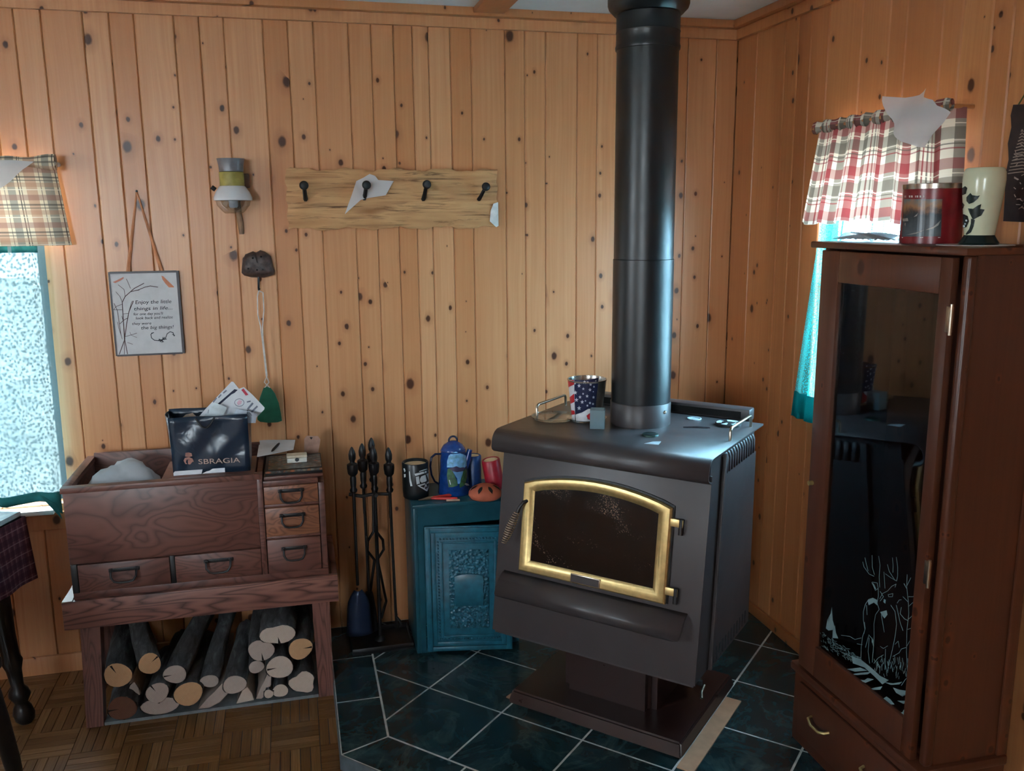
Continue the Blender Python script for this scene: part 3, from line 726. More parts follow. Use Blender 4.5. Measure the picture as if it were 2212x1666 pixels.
polys += [[(162,575),(170,700),(195,790),(130,800),(105,780),(118,700),(130,760),(150,640)],[(190,750),(200,820),(222,875),(168,870),(170,800)],[(500,515),(550,490),(590,510),(590,560),(560,535),(510,560)],[(620,625),(680,608),(688,650),(660,685),(640,660)],[(655,500),(672,510),(668,545),(650,530)],
 [(350,1040),(430,1070),(520,1140),(620,1230),(700,1270),(640,1310),(560,1230),(470,1150),(360,1110)],[(545,345),(560,360),(580,405),(572,410)],[(300,1165),(430,1150),(500,1180),(380,1190)],[(340,1215),(430,1200),(540,1190),(500,1215),(400,1222)],[(410,1265),(470,1270),(500,1250),(560,1262),(480,1295)],
 [(510,1355),(570,1340),(640,1328),(620,1360),(560,1362)],[(630,1455),(680,1425),(715,1450),(755,1500),(700,1480),(690,1500),(670,1470)],[(740,1340),(800,1360),(895,1375),(893,1395),(800,1385),(830,1425),(770,1390)],[(780,1465),(850,1465),(890,1475),(860,1485),(840,1495)],[(775,1580),(830,1575),(840,1552),(882,1552),(868,1610),(840,1598)],[(660,1290),(740,1300),(830,1285),(800,1310),(720,1315)],[(540,865),(560,900),(560,950),(540,910)]]
ETCH = sheet_mat('etched_frost', rgb(150, 178, 182), .3, .2)
decal('etched_deer', polys, et, ETCH, gl)

# ================================================================ chest on a stand, firewood
stand = thing('wooden_stand', 'low ash wood stand carrying the drawer chest, firewood beneath', 'stand', (-.345, 3.16, 0))
def sb(nm, x0, x1, y0, y1, z0, z1, mat, par, bev=.002, ref=(-.345, 3.16, 0)): return box(nm, x0-ref[0], x1-ref[0], y0-ref[1], y1-ref[1], z0-ref[2], z1-ref[2], mat, par, bev)
sb('apron', -.787, .098, 2.95, 2.972, .368, .4655, ASHW, stand); sb('apron', -.787, .098, 3.338, 3.36, .368, .4655, ASHW, stand)
sb('apron', -.787, -.765, 2.9725, 3.3375, .368, .4655, ASHW, stand); sb('apron', .076, .098, 2.9725, 3.3375, .368, .4655, ASHW, stand)
sb('stand_top', -.7645, .0755, 2.9725, 3.3375, .445, .462, ASHV, stand)
for xa, xb, ya, xc, xd in ((-.742, -.679, 2.973, -.757, -.703), (.004, .067, 2.973, .014, .066), (-.742, -.679, 3.277, -.750, -.697), (.004, .067, 3.277, .012, .064)):
    bm = bmesh.new(); r = Vector((.345, -3.16, 0))
    t = [bm.verts.new(Vector((x, y, .4445))+r) for x, y in ((xa, ya), (xb, ya), (xb, ya+.06), (xa, ya+.06))]
    b = [bm.verts.new(Vector((x, y, .0006))+r) for x, y in ((xc, ya-.005), (xd, ya-.005), (xd, ya+.045), (xc, ya+.045))]
    bm.faces.new(t); bm.faces.new(b[::-1])
    for i in range(4): bm.faces.new((b[i], b[(i+1) % 4], t[(i+1) % 4], t[i]))
    fromb('leg', bm, ASHV, stand)
CH = (-.342, 3.165, .466)
chest = thing('drawer_chest', 'dark figured wood chest with open bin and five small drawers', 'chest', CH)
def cbx(nm, x0, x1, y0, y1, z0, z1, mat, par=None, bev=.0015): return sb(nm, x0, x1, y0, y1, z0, z1, mat, par or chest, bev, CH)
cbx('bottom', -.751, .068, 2.962, 3.36, .4665, .490, CHEST)
cbx('front_panel', -.751, -.153, 2.958, 2.976, .590, .832, CHEST)
cbx('side_panel', -.751, -.731, 2.976, 3.36, .4905, .832, CHEST); cbx('side_panel', .048, .068, 2.964, 3.36, .4905, .802, CHEST)
cbx('back_panel', -.731, -.153, 3.342, 3.36, .4905, .862, CHEST); cbx('back_panel', -.135, .048, 3.342, 3.36, .4905, .80, CHEST); cbx('partition', -.153, -.135, 2.958, 3.342, .4905, .842, CHEST)
cbx('bin_floor', -.731, -.153, 2.976, 3.342, .575, .590, CHEST)
cbx('rim_rail', -.756, -.133, 2.950, 2.984, .832, .850, CHEST); cbx('rim_rail', -.756, -.728, 2.9845, 3.36, .832, .850, CHEST)
cbx('bin_lid', -.455, -.158, 2.985, 3.20, .836, .850, CHEST); cbx('tray_top', -.134, .0475, 2.964, 3.342, .802, .812, CHEST)
cbx('drawer_rail', -.134, .0475, 2.960, 2.985, .803, .820, CHEST)
cbx('corner_block', -.7505, -.731, 2.957, 2.975, .4905, .589, IRON); cbx('divider', -.447, -.432, 2.960, 2.985, .4905, .589, IRON)
cbx('divider', -.134, .0475, 2.962, 2.99, .727, .736, CHEST); cbx('divider', -.134, .0475, 2.962, 2.99, .614, .622, CHEST)
def drawer(x0, x1, z0, z1, mat):
    d = cbx('drawer', x0, x1, 2.956, 3.30, z0, z1, mat); cx, cz = (x0+x1)/2, z1-(z1-z0)*.30
    R = Vector(CH); w = .043 if x1-x0 < .25 else .048
    cbx('handle_plate', cx-w, cx+w, 2.9525, 2.9558, cz-.004, cz+.008, IRON, d, .001)
    tube('handle_bail', [Vector(p)-R for p in ((cx-w*.82, 2.953, cz+.003), (cx-w*.82, 2.938, cz), (cx-w*.8, 2.932, cz-.016), (cx-w*.6, 2.931, cz-.030), (cx-w*.3, 2.931, cz-.034), (cx+w*.3, 2.931, cz-.034), (cx+w*.6, 2.931, cz-.030), (cx+w*.8, 2.932, cz-.016), (cx+w*.82, 2.938, cz), (cx+w*.82, 2.953, cz+.003))], .0036, IRON, d, 8)
    for s in (-1, 1): tube('handle_post', [Vector((cx+s*w*.82, 2.954, cz+.003))-R, Vector((cx+s*w*.82, 2.944, cz+.003))-R], .0062, IRON, d, 10)
drawer(-.7295, -.4485, .492, .586, CHEST); drawer(-.4305, -.1545, .492, .586, CHEST)
drawer(-.132, .046, .738, .801, CHEST_L); drawer(-.132, .046, .624, .725, CHEST_L); drawer(-.132, .046, .492, .612, CHEST)

# firewood
def bark():
    n = N('grey_bark'); o = n.sep(n.obj())
    a = n.noise(n.com(n.math('MULTIPLY', o[0], 40), n.math('MULTIPLY', o[1], 9), n.math('MULTIPLY', o[2], 40)), 1, 5, .65, .5); b = n.noise(n.obj(), 9, 3)
    c = n.ramp(a, [(0.25, rgb(40, 42, 46)), (.55, rgb(92, 97, 102)), (.8, rgb(150, 156, 160))]); c = n.mix(n.math('MULTIPLY', b, .5), c, rgb(84, 70, 58))
    n.bump(a, .7, .006); return n.fin(c, .85, 0, .2)
def logend(name, c0, c1):
    n = N(name); o = n.sep(n.obj())
    w = n.noise(n.obj(), 30, 3); r = n.math('SQRT', n.math('ADD', n.math('MULTIPLY', o[0], o[0]), n.math('MULTIPLY', o[2], o[2])))
    ring = n.math('FRACT', n.math('MULTIPLY', n.math('ADD', r, n.math('MULTIPLY', w, .012)), 210)); ring = n.math('ABSOLUTE', n.math('MULTIPLY_ADD', ring, 2, -1))
    c = n.mix(n.math('MULTIPLY', ring, .35), c0, c1); c = n.mix(n.math('MULTIPLY', n.noise(n.obj(), 70, 4), .4), c, c1)
    return n.fin(c, .85, 0, .15)
BARK = bark()
ENDS = {'tan': logend('tan_log_end', rgb(206, 168, 128), rgb(160, 118, 82)), 'grey': logend('grey_log_end', rgb(190, 176, 166), rgb(140, 124, 114)), 'brown': logend('brown_log_end', rgb(112, 78, 62), rgb(76, 48, 38)), 'pale': logend('pale_log_end', rgb(206, 192, 178), rgb(156, 138, 122))}
CRACK = plain('log_crack', rgb(20, 14, 12), .95)
def logz(x, y): return 200+x/4.254, 1290+y/4.254
# (zoom px centre, radius x, radius y, end look, plan tilt, rise, shape, front y, label)
LOGS = [((233, 718), 139, 128, 'tan', -.10, .03, 'r', 2.95, 'thick tan ended log with a notch at left of the woodpile, against stand leg', 'c'),
 ((525, 612), 113, 110, 'tan', -.34, .30, 'r', 2.96, 'upper left log with tan cracked end pointing sideways in the woodpile', 'c'),
 ((757, 710), 108, 102, 'grey', .22, .15, 'r', 2.95, 'long grey barked log with a left side crack, third from left on top', 'l'),
 ((1075, 772), 88, 68, 'grey', .12, .20, 'r', 2.96, 'thin branch sized log with small oval end near the pile middle', ''),
 ((1305, 805), 108, 100, 'grey', .07, .05, 'r', 2.94, 'round pale log with flared knotty end just right of the pile middle', ''),
 ((595, 880), 112, 108, 'grey', .1, .0, 'r', 2.93, 'grey log with a forked crack resting on a wide split log', 'f'),
 ((620, 985), 190, 112, 'grey', .0, .0, 'w', 2.96, 'wide half round split log at the bottom of the pile', ''),
 ((880, 890), 140, 126, 'tan', .05, .0, 'r', 2.94, 'bottom centre log with orange tan weathered end', ''),
 ((365, 850), 75, 85, 'grey', .0, .0, 't', 2.99, 'small split wedge tucked behind the dark brown log', ''),
 ((275, 1022), 146, 124, 'brown', -.05, .0, 'r', 2.93, 'dark brown ended log lying at bottom left corner of pile', 'l'),
 ((1110, 910), 160, 122, 'grey', .0, .0, 's', 2.97, 'leaning grey split slab at bottom middle of the pile', ''),
 ((1395, 900), 92, 85, 'pale', .0, .0, 't', 2.98, 'small pale triangular wedge at bottom right of centre', ''),
 ((1550, 490), 128, 108, 'grey', .0, .02, 'r', 2.95, 'round grey log under the double log on right stack', 'd'),
 ((1700, 345), 172, 104, 'pale', .05, .09, 'h', 2.94, 'double heart shaped log on top of the right stack', 'd'),
 ((1505, 642), 72, 68, 'grey', .0, .0, 'r', 2.97, 'small dark stained log at left side of right stack', ''),
 ((1910, 475), 112, 112, 'tan', .05, .03, 'r', 2.95, 'tan ringed log touching the right stand leg, upper right', 'r'),
 ((1720, 645), 122, 122, 'pale', .0, .0, 'r', 2.94, 'pale round log in the middle of the right stack', 'l'),
 ((1570, 820), 82, 130, 'grey', .0, .0, 's', 2.96, 'narrow upright split slab leaning below right stack', ''),
 ((1725, 860), 72, 70, 'pale', .0, .0, 'r', 2.95, 'little pale cracked log at bottom of right stack', ''),
 ((1618, 890), 46, 44, 'pale', .0, .0, 'r', 2.94, 'smallest stick end at bottom of the right stack', ''),
 ((1930, 785), 130, 118, 'pale', .0, .0, 'g', 2.95, 'irregular lobed pale log at bottom right corner of pile', '')]
for (c, rx, ry, look, tilt, rise, shp, yf, lab, crack) in LOGS:
    p = onY(*logz(*c), yf); sc = (onY(*logz(c[0]+100, c[1]), yf)-p).x/100; RX, RY_ = rx*sc*.97, ry*sc*.97
    rr = random.Random(int(c[0])); ph = rr.uniform(0, 6); 
    def rad(a):
        if shp == 'r': return 1+.05*math.sin(2*a+ph)+.035*math.sin(3*a+ph*2)
        if shp == 'g': return .92+.12*math.sin(3*a+ph)+.06*math.sin(5*a)
        if shp == 'h': return 1 - .22*math.exp(-((a-1.75)/.35)**2) - .15*math.exp(-((a-4.4)/.5)**2)
        if shp == 'w': return 1.0 if math.sin(a) < 0 else 1-.35*abs(math.sin(a))
        return 1
    n = 20
    if shp == 't': out = [(-.9, -.95), (.95, -.8), (.8, .1), (.35, 1), (-.2, .6)]
    elif shp == 's': out = [(-.95, -.95), (-.3, -1.0), (.35, -.6), (.9, .1), (1.0, .9), (.55, 1), (.1, .4), (-.35, -.1)]
    else: out = [(math.cos(2*PI*i/n)*rad(2*PI*i/n), math.sin(2*PI*i/n)*rad(2*PI*i/n)) for i in range(n)]
    t = thing('firewood_log', lab, 'log', (p.x, p.y, p.z), 0, 'firewood under the stand')
    bm = bmesh.new(); Lg = min(.40, 3.385-yf); rings = []
    for k in range(5):
        q = k/4; rings.append([bm.verts.new((x*RX*(1-.06*q)+tilt*Lg*q*.9+.004*math.sin(7*q+i), q*Lg, z*RY_*(1-.06*q)+rise*Lg*q+.003*math.sin(5*q+2*i))) for i, (x, z) in enumerate(out)])
    for A, B in zip(rings, rings[1:]):
        for i in range(len(out)): bm.faces.new((A[i], A[(i+1) % len(out)], B[(i+1) % len(out)], B[i]))
    bm.faces.new(rings[-1])
    fromb('bark', bm, BARK if shp not in 'ts' else ENDS['grey'], t, angle=60 if shp not in 'ts' else 30)
    bm = bmesh.new(); cv = bm.verts.new((0, -.002, 0)); ring = [bm.verts.new((x*RX, -.0008, z*RY_)) for x, z in out]; ring2 = [bm.verts.new((x*RX*.96, -.002, z*RY_*.96)) for x, z in out]
    for i in range(len(out)): bm.faces.new((ring[i], ring[(i+1) % len(out)], ring2[(i+1) % len(out)], ring2[i])); bm.faces.new((cv, ring2[i], ring2[(i+1) % len(out)]))
    en = fromb('cut_end', bm, ENDS[look], t)
    if crack:
        a = {'c': 2.0, 'l': 3.2, 'f': 2.1, 'd': -1.5, 'r': .05}[crack]
        if crack == 'c' and c[0] > 400: a = .7
        ca, sa = math.cos(a), math.sin(a)
        pts = [(ca*RX*.98-sa*RX*.10, sa*RY_*.98+ca*RY_*.10), (ca*RX*.98+sa*RX*.07, sa*RY_*.98-ca*RY_*.07), (ca*RX*.2, sa*RY_*.2)]
        bm = bmesh.new(); bm.faces.new([bm.verts.new((x, -.0026, z)) for x, z in pts]); fromb('crack', bm, CRACK, en)
tray = tag(box('log_tray', -.70, .012, 2.97, 3.38, .0006, .012, plain('grey_tray', rgb(120, 128, 132), .5)), 'thin grey tray on the floor under the firewood', 'tray')
# ================================================================ curtains
def ripple(u, k, amp, ph=0): return amp*(math.sin(2*PI*k*u+ph)+.45*math.sin(2*PI*k*1.7*u+1.3+ph))
def val_left(u, v):     # u along x (left->right), v top->bottom
    x = -1.80+u*(1.80-.765-.0) + .028*v*u; z = 1.868-.262*v
    y = 3.332-.012*v+ripple(u, 9, .010*(.35+.65*v))
    if u > .93: y += (u-.93)/.07*.05; x -= (u-.93)*.02
    return Vector((x, y, z))
vl = thing('curtain_valance', 'tan and brown plaid valance over the left window', 'valance', (0, 0, 0))
sheet('valance_cloth', val_left, 90, 12, PLAID_T, vl, 0, (1.5, .30))
sheet('valance_header', lambda u, v: Vector((-1.80+u*1.045, 3.333+(.010+.012*max(0, u-.9)/.1)*math.cos(v*2*PI)+ripple(u, 14, .005), 1.884+(.018+.008*max(0, u-.9)/.1+.003*math.sin(53*u))*math.sin(v*2*PI))), 80, 10, PLAID_T, vl, 0, (1.5, .1))
tube('curtain_rod', [(-1.85, 3.333, 1.880), (-.775, 3.333, 1.880), (-.765, 3.345, 1.880), (-.765, 3.409, 1.880)], .008, WHITE, vl, 8)
ll = thing('lace_curtain', 'aqua lace sheer curtain glowing in the left window', 'curtain', (0, 0, 0))
def lace_left(u, v):
    x1 = -.826-.008*v; x = -1.82+u*(x1+1.82)
    return Vector((x, 3.362+ripple(u, 13, .007), 1.615-.915*v))
sheet('lace_panel', lace_left, 90, 10, LACE, ll, 0, (1.3, .95))
sheet('lace_heading', lambda u, v: Vector((-1.82+u*.975, 3.355+ripple(u, 18, .008), 1.628-.045*v)), 90, 3, TEALH, ll, .001, (1, .05))
def hem(u, v):
    x = -1.80+u*.945; return Vector((x, 3.345+ripple(u, 7, .010), .728-.036*v-(.05*max(0, u-.95)/.05*v)-.004*math.sin(u*25)))
sheet('lace_hem', hem, 80, 5, TEALH, ll, .001, (1, .06))
sheet('swept_edge', lambda u, v: Vector((-.925+u*.060+.012*v*u, 3.335-.01*u, .730-.045*u-.055*v*u)), 8, 6, TEALH, ll, .001, (.1, .1))

vr = thing('curtain_valance', 'red, white and grey plaid valance over the right window', 'valance', (0, 0, 0))
def val_right(u, v):    # u: far (left in photo) -> near
    y = 2.712-u*.642 + (.085*(1-u)**1.0 - .02*u)*v
    x = 1.722+ripple(u, 8, .010*(.3+.7*v))
    if u < .05: x += (.05-u)/.05*.05
    if u > .95: x += (u-.95)/.05*.05
    return Vector((x, y, 1.966+.004*math.sin(u*40)-(.300+.006*math.sin(9*u))*v))
sheet('valance_cloth', val_right, 90, 14, PLAID_R, vr, 0, (.72, .30))
sheet('valance_header', lambda u, v: Vector((1.722+.009*math.cos(v*2*PI)+ripple(u, 15, .006), 2.715-u*.648, 1.974+(.019+.003*math.sin(61*u))*math.sin(v*2*PI))), 80, 10, PLAID_R, vr, 0, (.72, .1))
tube('curtain_rod', [(1.799, 2.735, 1.972), (1.73, 2.735, 1.972), (1.722, 2.725, 1.972), (1.722, 2.088, 1.972), (1.73, 2.08, 1.972), (1.799, 2.08, 1.972)], .006, PINE_R, vr, 8)
tr_ = thing('sheer_curtain', 'teal sheer curtain hanging below the red plaid valance', 'curtain', (0, 0, 0))
def teal(u, v):
    y = 2.705-u*.62+(.105*(1-u))*v; return Vector((1.762+ripple(u, 12, .007), y, 1.672-.615*v))
sheet('sheer_panel', teal, 80, 10, TEAL, tr_, 0, (.9, .65))
sheet('sheer_hem', lambda u, v: Vector((1.760+ripple(u, 12, .007), 2.705-u*.62+(.105+.012*v)*(1-u), 1.057-.095*v)), 80, 3, lace('teal_double_hem', rgb(16, 110, 112), (.1, .5, .52, 1), 170, .5, .12, .5), tr_, .001, (.9, .1))

# blurred-out patches with no known object, built as thin rippled sheets
def scrap(name, label, pts, mapper, amp, nrm):
    bm = bmesh.new(); poly2d(bm, [pts], mapper, 2); bmesh.ops.remove_doubles(bm, verts=bm.verts[:], dist=1e-5)
    n = Vector(nrm); rr = random.Random(len(pts))
    for v in bm.verts: v.co += n*(amp*math.sin(v.co.x*47+v.co.y*31+v.co.z*39))
    o = fromb(name, bm, BLURM, None, True); return tag(o, label, 'cloth scrap')
scrap('blur_patch', 'pale translucent blurred patch over the second coat hook', [(798,376),(810,380),(817,389),(851,391),(833,422),(795,428),(779,432),(745,463),(760,420),(770,391),(785,384)], lambda x, y: onY(x, y, 3.352), .006, (0, -1, 0))
scrap('blur_patch', 'pale grey blurred patch across the tan plaid valance', [(-30,346),(30,346),(72,349),(50,366),(30,385),(8,402),(-30,425)], lambda x, y: onY(x, y, 3.292), .006, (0, -1, 0))
scrap('blur_patch', 'rippled white translucent blurred patch over the red plaid valance', [(1912,208),(1950,211),(1982,205),(1994,198),(1999,190),(2003,210),(2020,216),(2023,228),(2048,243),(2034,266),(2010,290),(1998,318),(1975,318),(1950,306),(1932,285),(1916,248)], lambda x, y: onX(x, y, 1.675), .012, (-1, 0, 0))

# ================================================================ things on the back wall
# coat rack
rk = thing('coat_rack', 'rough sawn timber coat rack with four black spike hooks', 'coat rack', (.39, WY, 1.76))
R = Vector((.39, WY, 1.76))
bm = bmesh.new(); nx, nz = 40, 10
def rackp(i, j): 
    x = -.395+.79*i/nx+(.004*math.sin(j*2.1) if i in (0, nx) else 0); z = -.108+.216*j/nz+(.005*math.sin(i*.7)+.003*math.sin(i*1.9) if j in (0, nz) else 0)
    edge = min(i, nx-i, 2)/2*min(j, nz-j, 1); return Vector((x, -.040+.010*(1-edge)+.0018*math.sin(j*3.3+.4*math.sin(i*.5)), z))
g = [[bm.verts.new(rackp(i, j)) for i in range(nx+1)] for j in range(nz+1)]
for j in range(nz):
    for i in range(nx): bm.faces.new((g[j][i], g[j][i+1], g[j+1][i+1], g[j+1][i]))
bd = [g[0][i] for i in range(nx+1)]+[g[j][nx] for j in range(1, nz+1)]+[g[nz][i] for i in range(nx-1, -1, -1)]+[g[j][0] for j in range(nz-1, 0, -1)]
bb = [bm.verts.new((v.co.x, -.001, v.co.z)) for v in bd]
for i in range(len(bd)): bm.faces.new((bd[i], bb[i], bb[(i+1) % len(bd)], bd[(i+1) % len(bd)]))
bm.faces.new(bb)
bd_ = fromb('board', bm, TIMBER, rk, angle=50)
for (sx, sy), (hx, hy) in (((298, 388), (283, 258)), ((838, 378), (858, 255)), ((1380, 385), (1412, 250)), ((1892, 385), (1955, 270))):
    a = onY(590+sx/4.254, 340+sy/4.254, WY-.042)-R; b = onY(590+hx/4.254, 340+hy/4.254, WY-.085)-R
    hk = tube('hook', [a+Vector((0, .004, 0)), a+Vector((0, -.008, .002)), a.lerp(b, .4)+Vector((0, -.004, 0)), b+Vector((0, .006, 0))], [.0085, .0085, .0075, .007], HOOKB, rk, 6)
    lathe('hook_head', [(0, -.012), (.011, -.012), (.0155, -.008), (.0165, -.002), (.014, .003), (0, .005)], HOOKB, hk, 16, tuple(b), axis='Y')
decal('birch_bark_chip', [[(1066,440),(1076,437),(1077,488),(1072,491),(1058,478),(1060,455)]], lambda x, y: onY(x, y, WY-.043)-R, plain('white_chip', rgb(220, 220, 218), .5), bd_)

# hanging plaque
pq = thing('hanging_plaque', 'framed calligraphy plaque with tree drawing hung from an orange cord', 'plaque', (-.518, WY, 1.206))
R = Vector((-.518, WY, 1.206)); PYF = WY-.0125
box('backing', -.116, .116, -.012, -.001, 0, .300, plain('plaque_paper', rgb(196, 194, 194), .6, var=.03), pq)
for a in ((-.118, -.113, .0, .302), (.110, .1185, .0, .302), (-.113, .110, -.002, .004), (-.113, .110, .296, .303)): box('frame_edge', a[0], a[1], -.0145, -.0005, a[2], a[3], plain('dark_frame', rgb(46, 34, 36), .4), pq)
ORANGE = plain('orange_ribbon', rgb(186, 120, 78), .7)
ap = onY(295, 413, WY-.004)-R
for q in (onY(276, 592, WY-.006)-R, onY(351, 592, WY-.006)-R):
    tube('cord', [ap, ap.lerp(q, .5), q], [.0028, .0045, .007], ORANGE, pq, 8, flat=.4)
bm = bmesh.new(); bmesh.ops.create_icosphere(bm, subdivisions=2, radius=.004); bmesh.ops.translate(bm, verts=bm.verts[:], vec=ap); fromb('nail', bm, IRON, pq, True)
def pm(x, y): return onY(220+x/7.935, 570+y/7.935, PYF)-R
pl = []
for l, w in (([(300,1550),(395,1290),(370,1000),(355,760),(350,660),(400,560),(490,480),(560,420),(720,335)], 14), ([(440,1545),(390,1290),(430,1000),(465,820),(540,640)], 14), ([(385,1550),(385,1300),(370,1000),(345,900)], 9), ([(490,480),(620,450),(740,400),(830,380),(960,400)], 12), ([(350,660),(310,560),(240,480)], 8), ([(400,560),(380,440),(280,360)], 8), ([(490,420),(440,300),(420,260)], 9), ([(330,1230),(300,1030),(265,800),(210,680)], 10), ([(355,690),(250,730),(200,790),(345,790)], 8), ([(465,820),(500,690),(520,640)], 8), ([(440,930),(370,970),(310,1030)], 10), ([(400,1250),(500,1220),(600,1190)], 8), ([(500,1220),(560,1250),(600,1260)], 6), ([(500,1220),(480,1170)], 6), ([(350,1290),(290,1100),(270,1000)], 8), ([(440,1350),(530,1380)], 7), ([(460,850),(370,860)], 7), ([(530,470),(640,450)], 10)): pl += stroke_polys(l, w)
decal('branch_drawing', pl, pm, BRNINK, pq)
decal('painted_bird', [[(185,315),(260,280),(340,240),(370,225),(375,250),(320,290),(230,330)]], pm, plain('bird_red', rgb(178, 112, 92), .6), pq); decal('painted_bird', [[(1020,205),(1055,215),(1130,290),(1230,385),(1240,405),(1150,405),(1090,340),(1040,270)]], pm, plain('bird_orange', rgb(196, 124, 92), .6), pq)
for s_, x, y, h, xe in (('Enjoy the little', 575, 690, 78, 1195), ('things in life...', 555, 800, 74, 1210), ("for one day you'll", 545, 885, 56, 1050), ('look back and realize', 585, 955, 58, 1220), ('they were', 520, 1050, 58, 850), ('the big things!', 675, 1125, 70, 1235)):
    a = pm(x, y); hh = abs((pm(x, y-h)-a).z); wd = pm(xe, y).x-a.x
    t_ = text('lettering', s_, hh*1.15, a+Vector((0, -.0003, 0)), (1, 0, 0), (0, 0, 1), INK, pq, .0002, shear=.15); xs = [v.co.x for v in t_.data.vertices]; k_ = wd/(max(xs)-min(xs)); mn = min(xs)
    for v in t_.data.vertices: v.co.x = a.x+(v.co.x-mn)*k_
pl = []
for l in ([(880,1180),(840,1210),(850,1270),(900,1310),(1000,1320)], [(1000,1320),(1090,1280),(1120,1200),(1170,1165),(1220,1180),(1240,1240)], [(980,1290),(1060,1340)], [(1000,1340),(1080,1260)], [(1030,1350),(1050,1260)], [(970,1310),(1110,1290)], [(850,1190),(890,1180)], [(1210,1210),(1250,1230)]): pl += stroke_polys(l, 12)
decal('flourish', pl, pm, INK, pq)

# wall lamp
lp = thing('wall_lamp', 'old wall lamp with grey cup, olive band and white glass skirt', 'wall lamp', (-.190, WY-.075, 1.64))
k = 1/.98
def lz(y): return onY(505, y, WY-.075).z-1.64
lathe('metal_cup', [(.0, lz(371)), (.041, lz(371)), (.0425, lz(358)), (.046, lz(346)), (.0475, lz(343)), (.044, lz(344)), (.040, lz(356)), (0, lz(360))], plain('grey_cup', rgb(112, 112, 116), .4, .4), lp, 32)
lathe('olive_band', [(.0415, lz(403)), (.042, lz(402)), (.042, lz(374)), (.041, lz(372))], plain('olive_band', rgb(150, 136, 66), .5, var=.15), lp, 32)
lathe('glass_skirt', [(.040, lz(401)), (.046, lz(404)), (.058, lz(415)), (.066, lz(427)), (.066, lz(433)), (.056, lz(434)), (0, lz(432))], plain('milk_glass', rgb(206, 206, 208), .2, var=.02), lp, 40)
lathe('burner_nub', [(.0, lz(449)), (.012, lz(449)), (.016, lz(445)), (.016, lz(432))], plain('grey_nub', rgb(176, 178, 186), .4), lp, 20)
lathe('clear_bowl', [(.060, lz(434)), (.056, lz(444)), (.040, lz(456)), (.030, lz(461)), (.0, lz(461))], CLEAR, lp, 32)
box('wall_plate', .012, .058, .03, .074, lz(405), lz(374), plain('dark_wood_block', rgb(96, 66, 50), .5), lp, .004)
tube('valve_knob', [(-.058, .0, lz(410)), (-.070, .0, lz(404))], .008, BLACK, lp, 10)
tube('wall_tube', [(.010, .058, lz(425)), (.012, .066, lz(460)), (.016, .067, lz(480)), (.018, .067, lz(507))], [.010, .011, .011, .008], plain('brown_tube', rgb(126, 94, 66), .5), lp, 10)
tube('bracket', [(0, .066, lz(392)), (0, .03, lz(392))], .01, IRON, lp, 8)

# hat-shaped hook and fly swatter
hb = thing('wall_hook', 'dark brown cast hook shaped like a lumpy cap', 'wall hook', (-.120, WY, 1.43))
R = Vector((-.120, WY, 1.43))
def hm(x, y, d): return onY(440+x/4.9, 320+y/4.9, WY-d)-R
outl = [(400,1320),(402,1270),(410,1190),(440,1125),(520,1092),(555,1105),(600,1080),(650,1098),(710,1140),(730,1220),(752,1300),(740,1345),(640,1372),(510,1370),(430,1350)]
bm = bmesh.new(); ctr = (578, 1245); loops = []
for s, d in ((1.0, .001), (1.0, .012), (.93, .024), (.75, .036), (.45, .042), (.2, .040)): loops.append([bm.verts.new(hm(ctr[0]+(x-ctr[0])*s, ctr[1]+(y-ctr[1])*s, d+.003*math.sin(x*.05+y*.03))) for x, y in outl])
for A, B in zip(loops, loops[1:]):
    for i in range(len(outl)): bm.faces.new((A[i], A[(i+1) % len(outl)], B[(i+1) % len(outl)], B[i]))
bm.faces.new(loops[-1]); bm.faces.new(loops[0][::-1])
CAPM = plain('dark_brown_cast', rgb(66, 52, 48), .5, var=.3, scale=60, bump=.6); fromb('cast_body', bm, CAPM, hb, angle=60)
for x, y in ((472, 1276), (565, 1290), (632, 1287), (520, 1165), (608, 1150)): lathe('dimple', [(0, -.001), (.0035, -.001), (.0035, .002), (0, .003)], VOID, hb, 10, tuple(hm(x, y, .0415)), axis='Y')
tube('hook_rod', [hm(580, 1365, .02), hm(582, 1440, .022), hm(582, 1480, .028), hm(584, 1500, .036), hm(590, 1490, .04)], .004, IRON, hb, 8)
fs = thing('fly_swatter', 'green fly swatter with a thin white wire handle', 'fly swatter', (-.115, WY-.03, .925))
R = Vector((-.115, WY-.03, .925)); WIRE = plain('white_wire', rgb(214, 206, 200), .4)
def sm(x, y, d=.03): return onY(x, y, WY-d)-R
tube('wire_handle', [sm(559,628,.036), sm(556,640), sm(557,680), sm(563,706), sm(566,730), sm(575,812), sm(581,826), sm(572,838)], .0021, WIRE, fs, 6)
tube('wire_handle', [sm(559,628,.036), sm(568,632), sm(570,670), sm(567,706), sm(568,730), sm(577,812), sm(571,826), sm(583,838)], .0021, WIRE, fs, 6)
bm = bmesh.new(); pts = [(569,838),(576,835),(585,838),(594,850),(602,870),(607,893),(609,909),(600,912),(580,913),(562,911),(556,906),(557,885),(561,860)]
prism_bm(bm, [sm(x, y, .026) for x, y in pts], (0, -.006, 0), .0015); fromb('flap', bm, plain('green_plastic', rgb(34, 104, 76), .45), fs, angle=35)

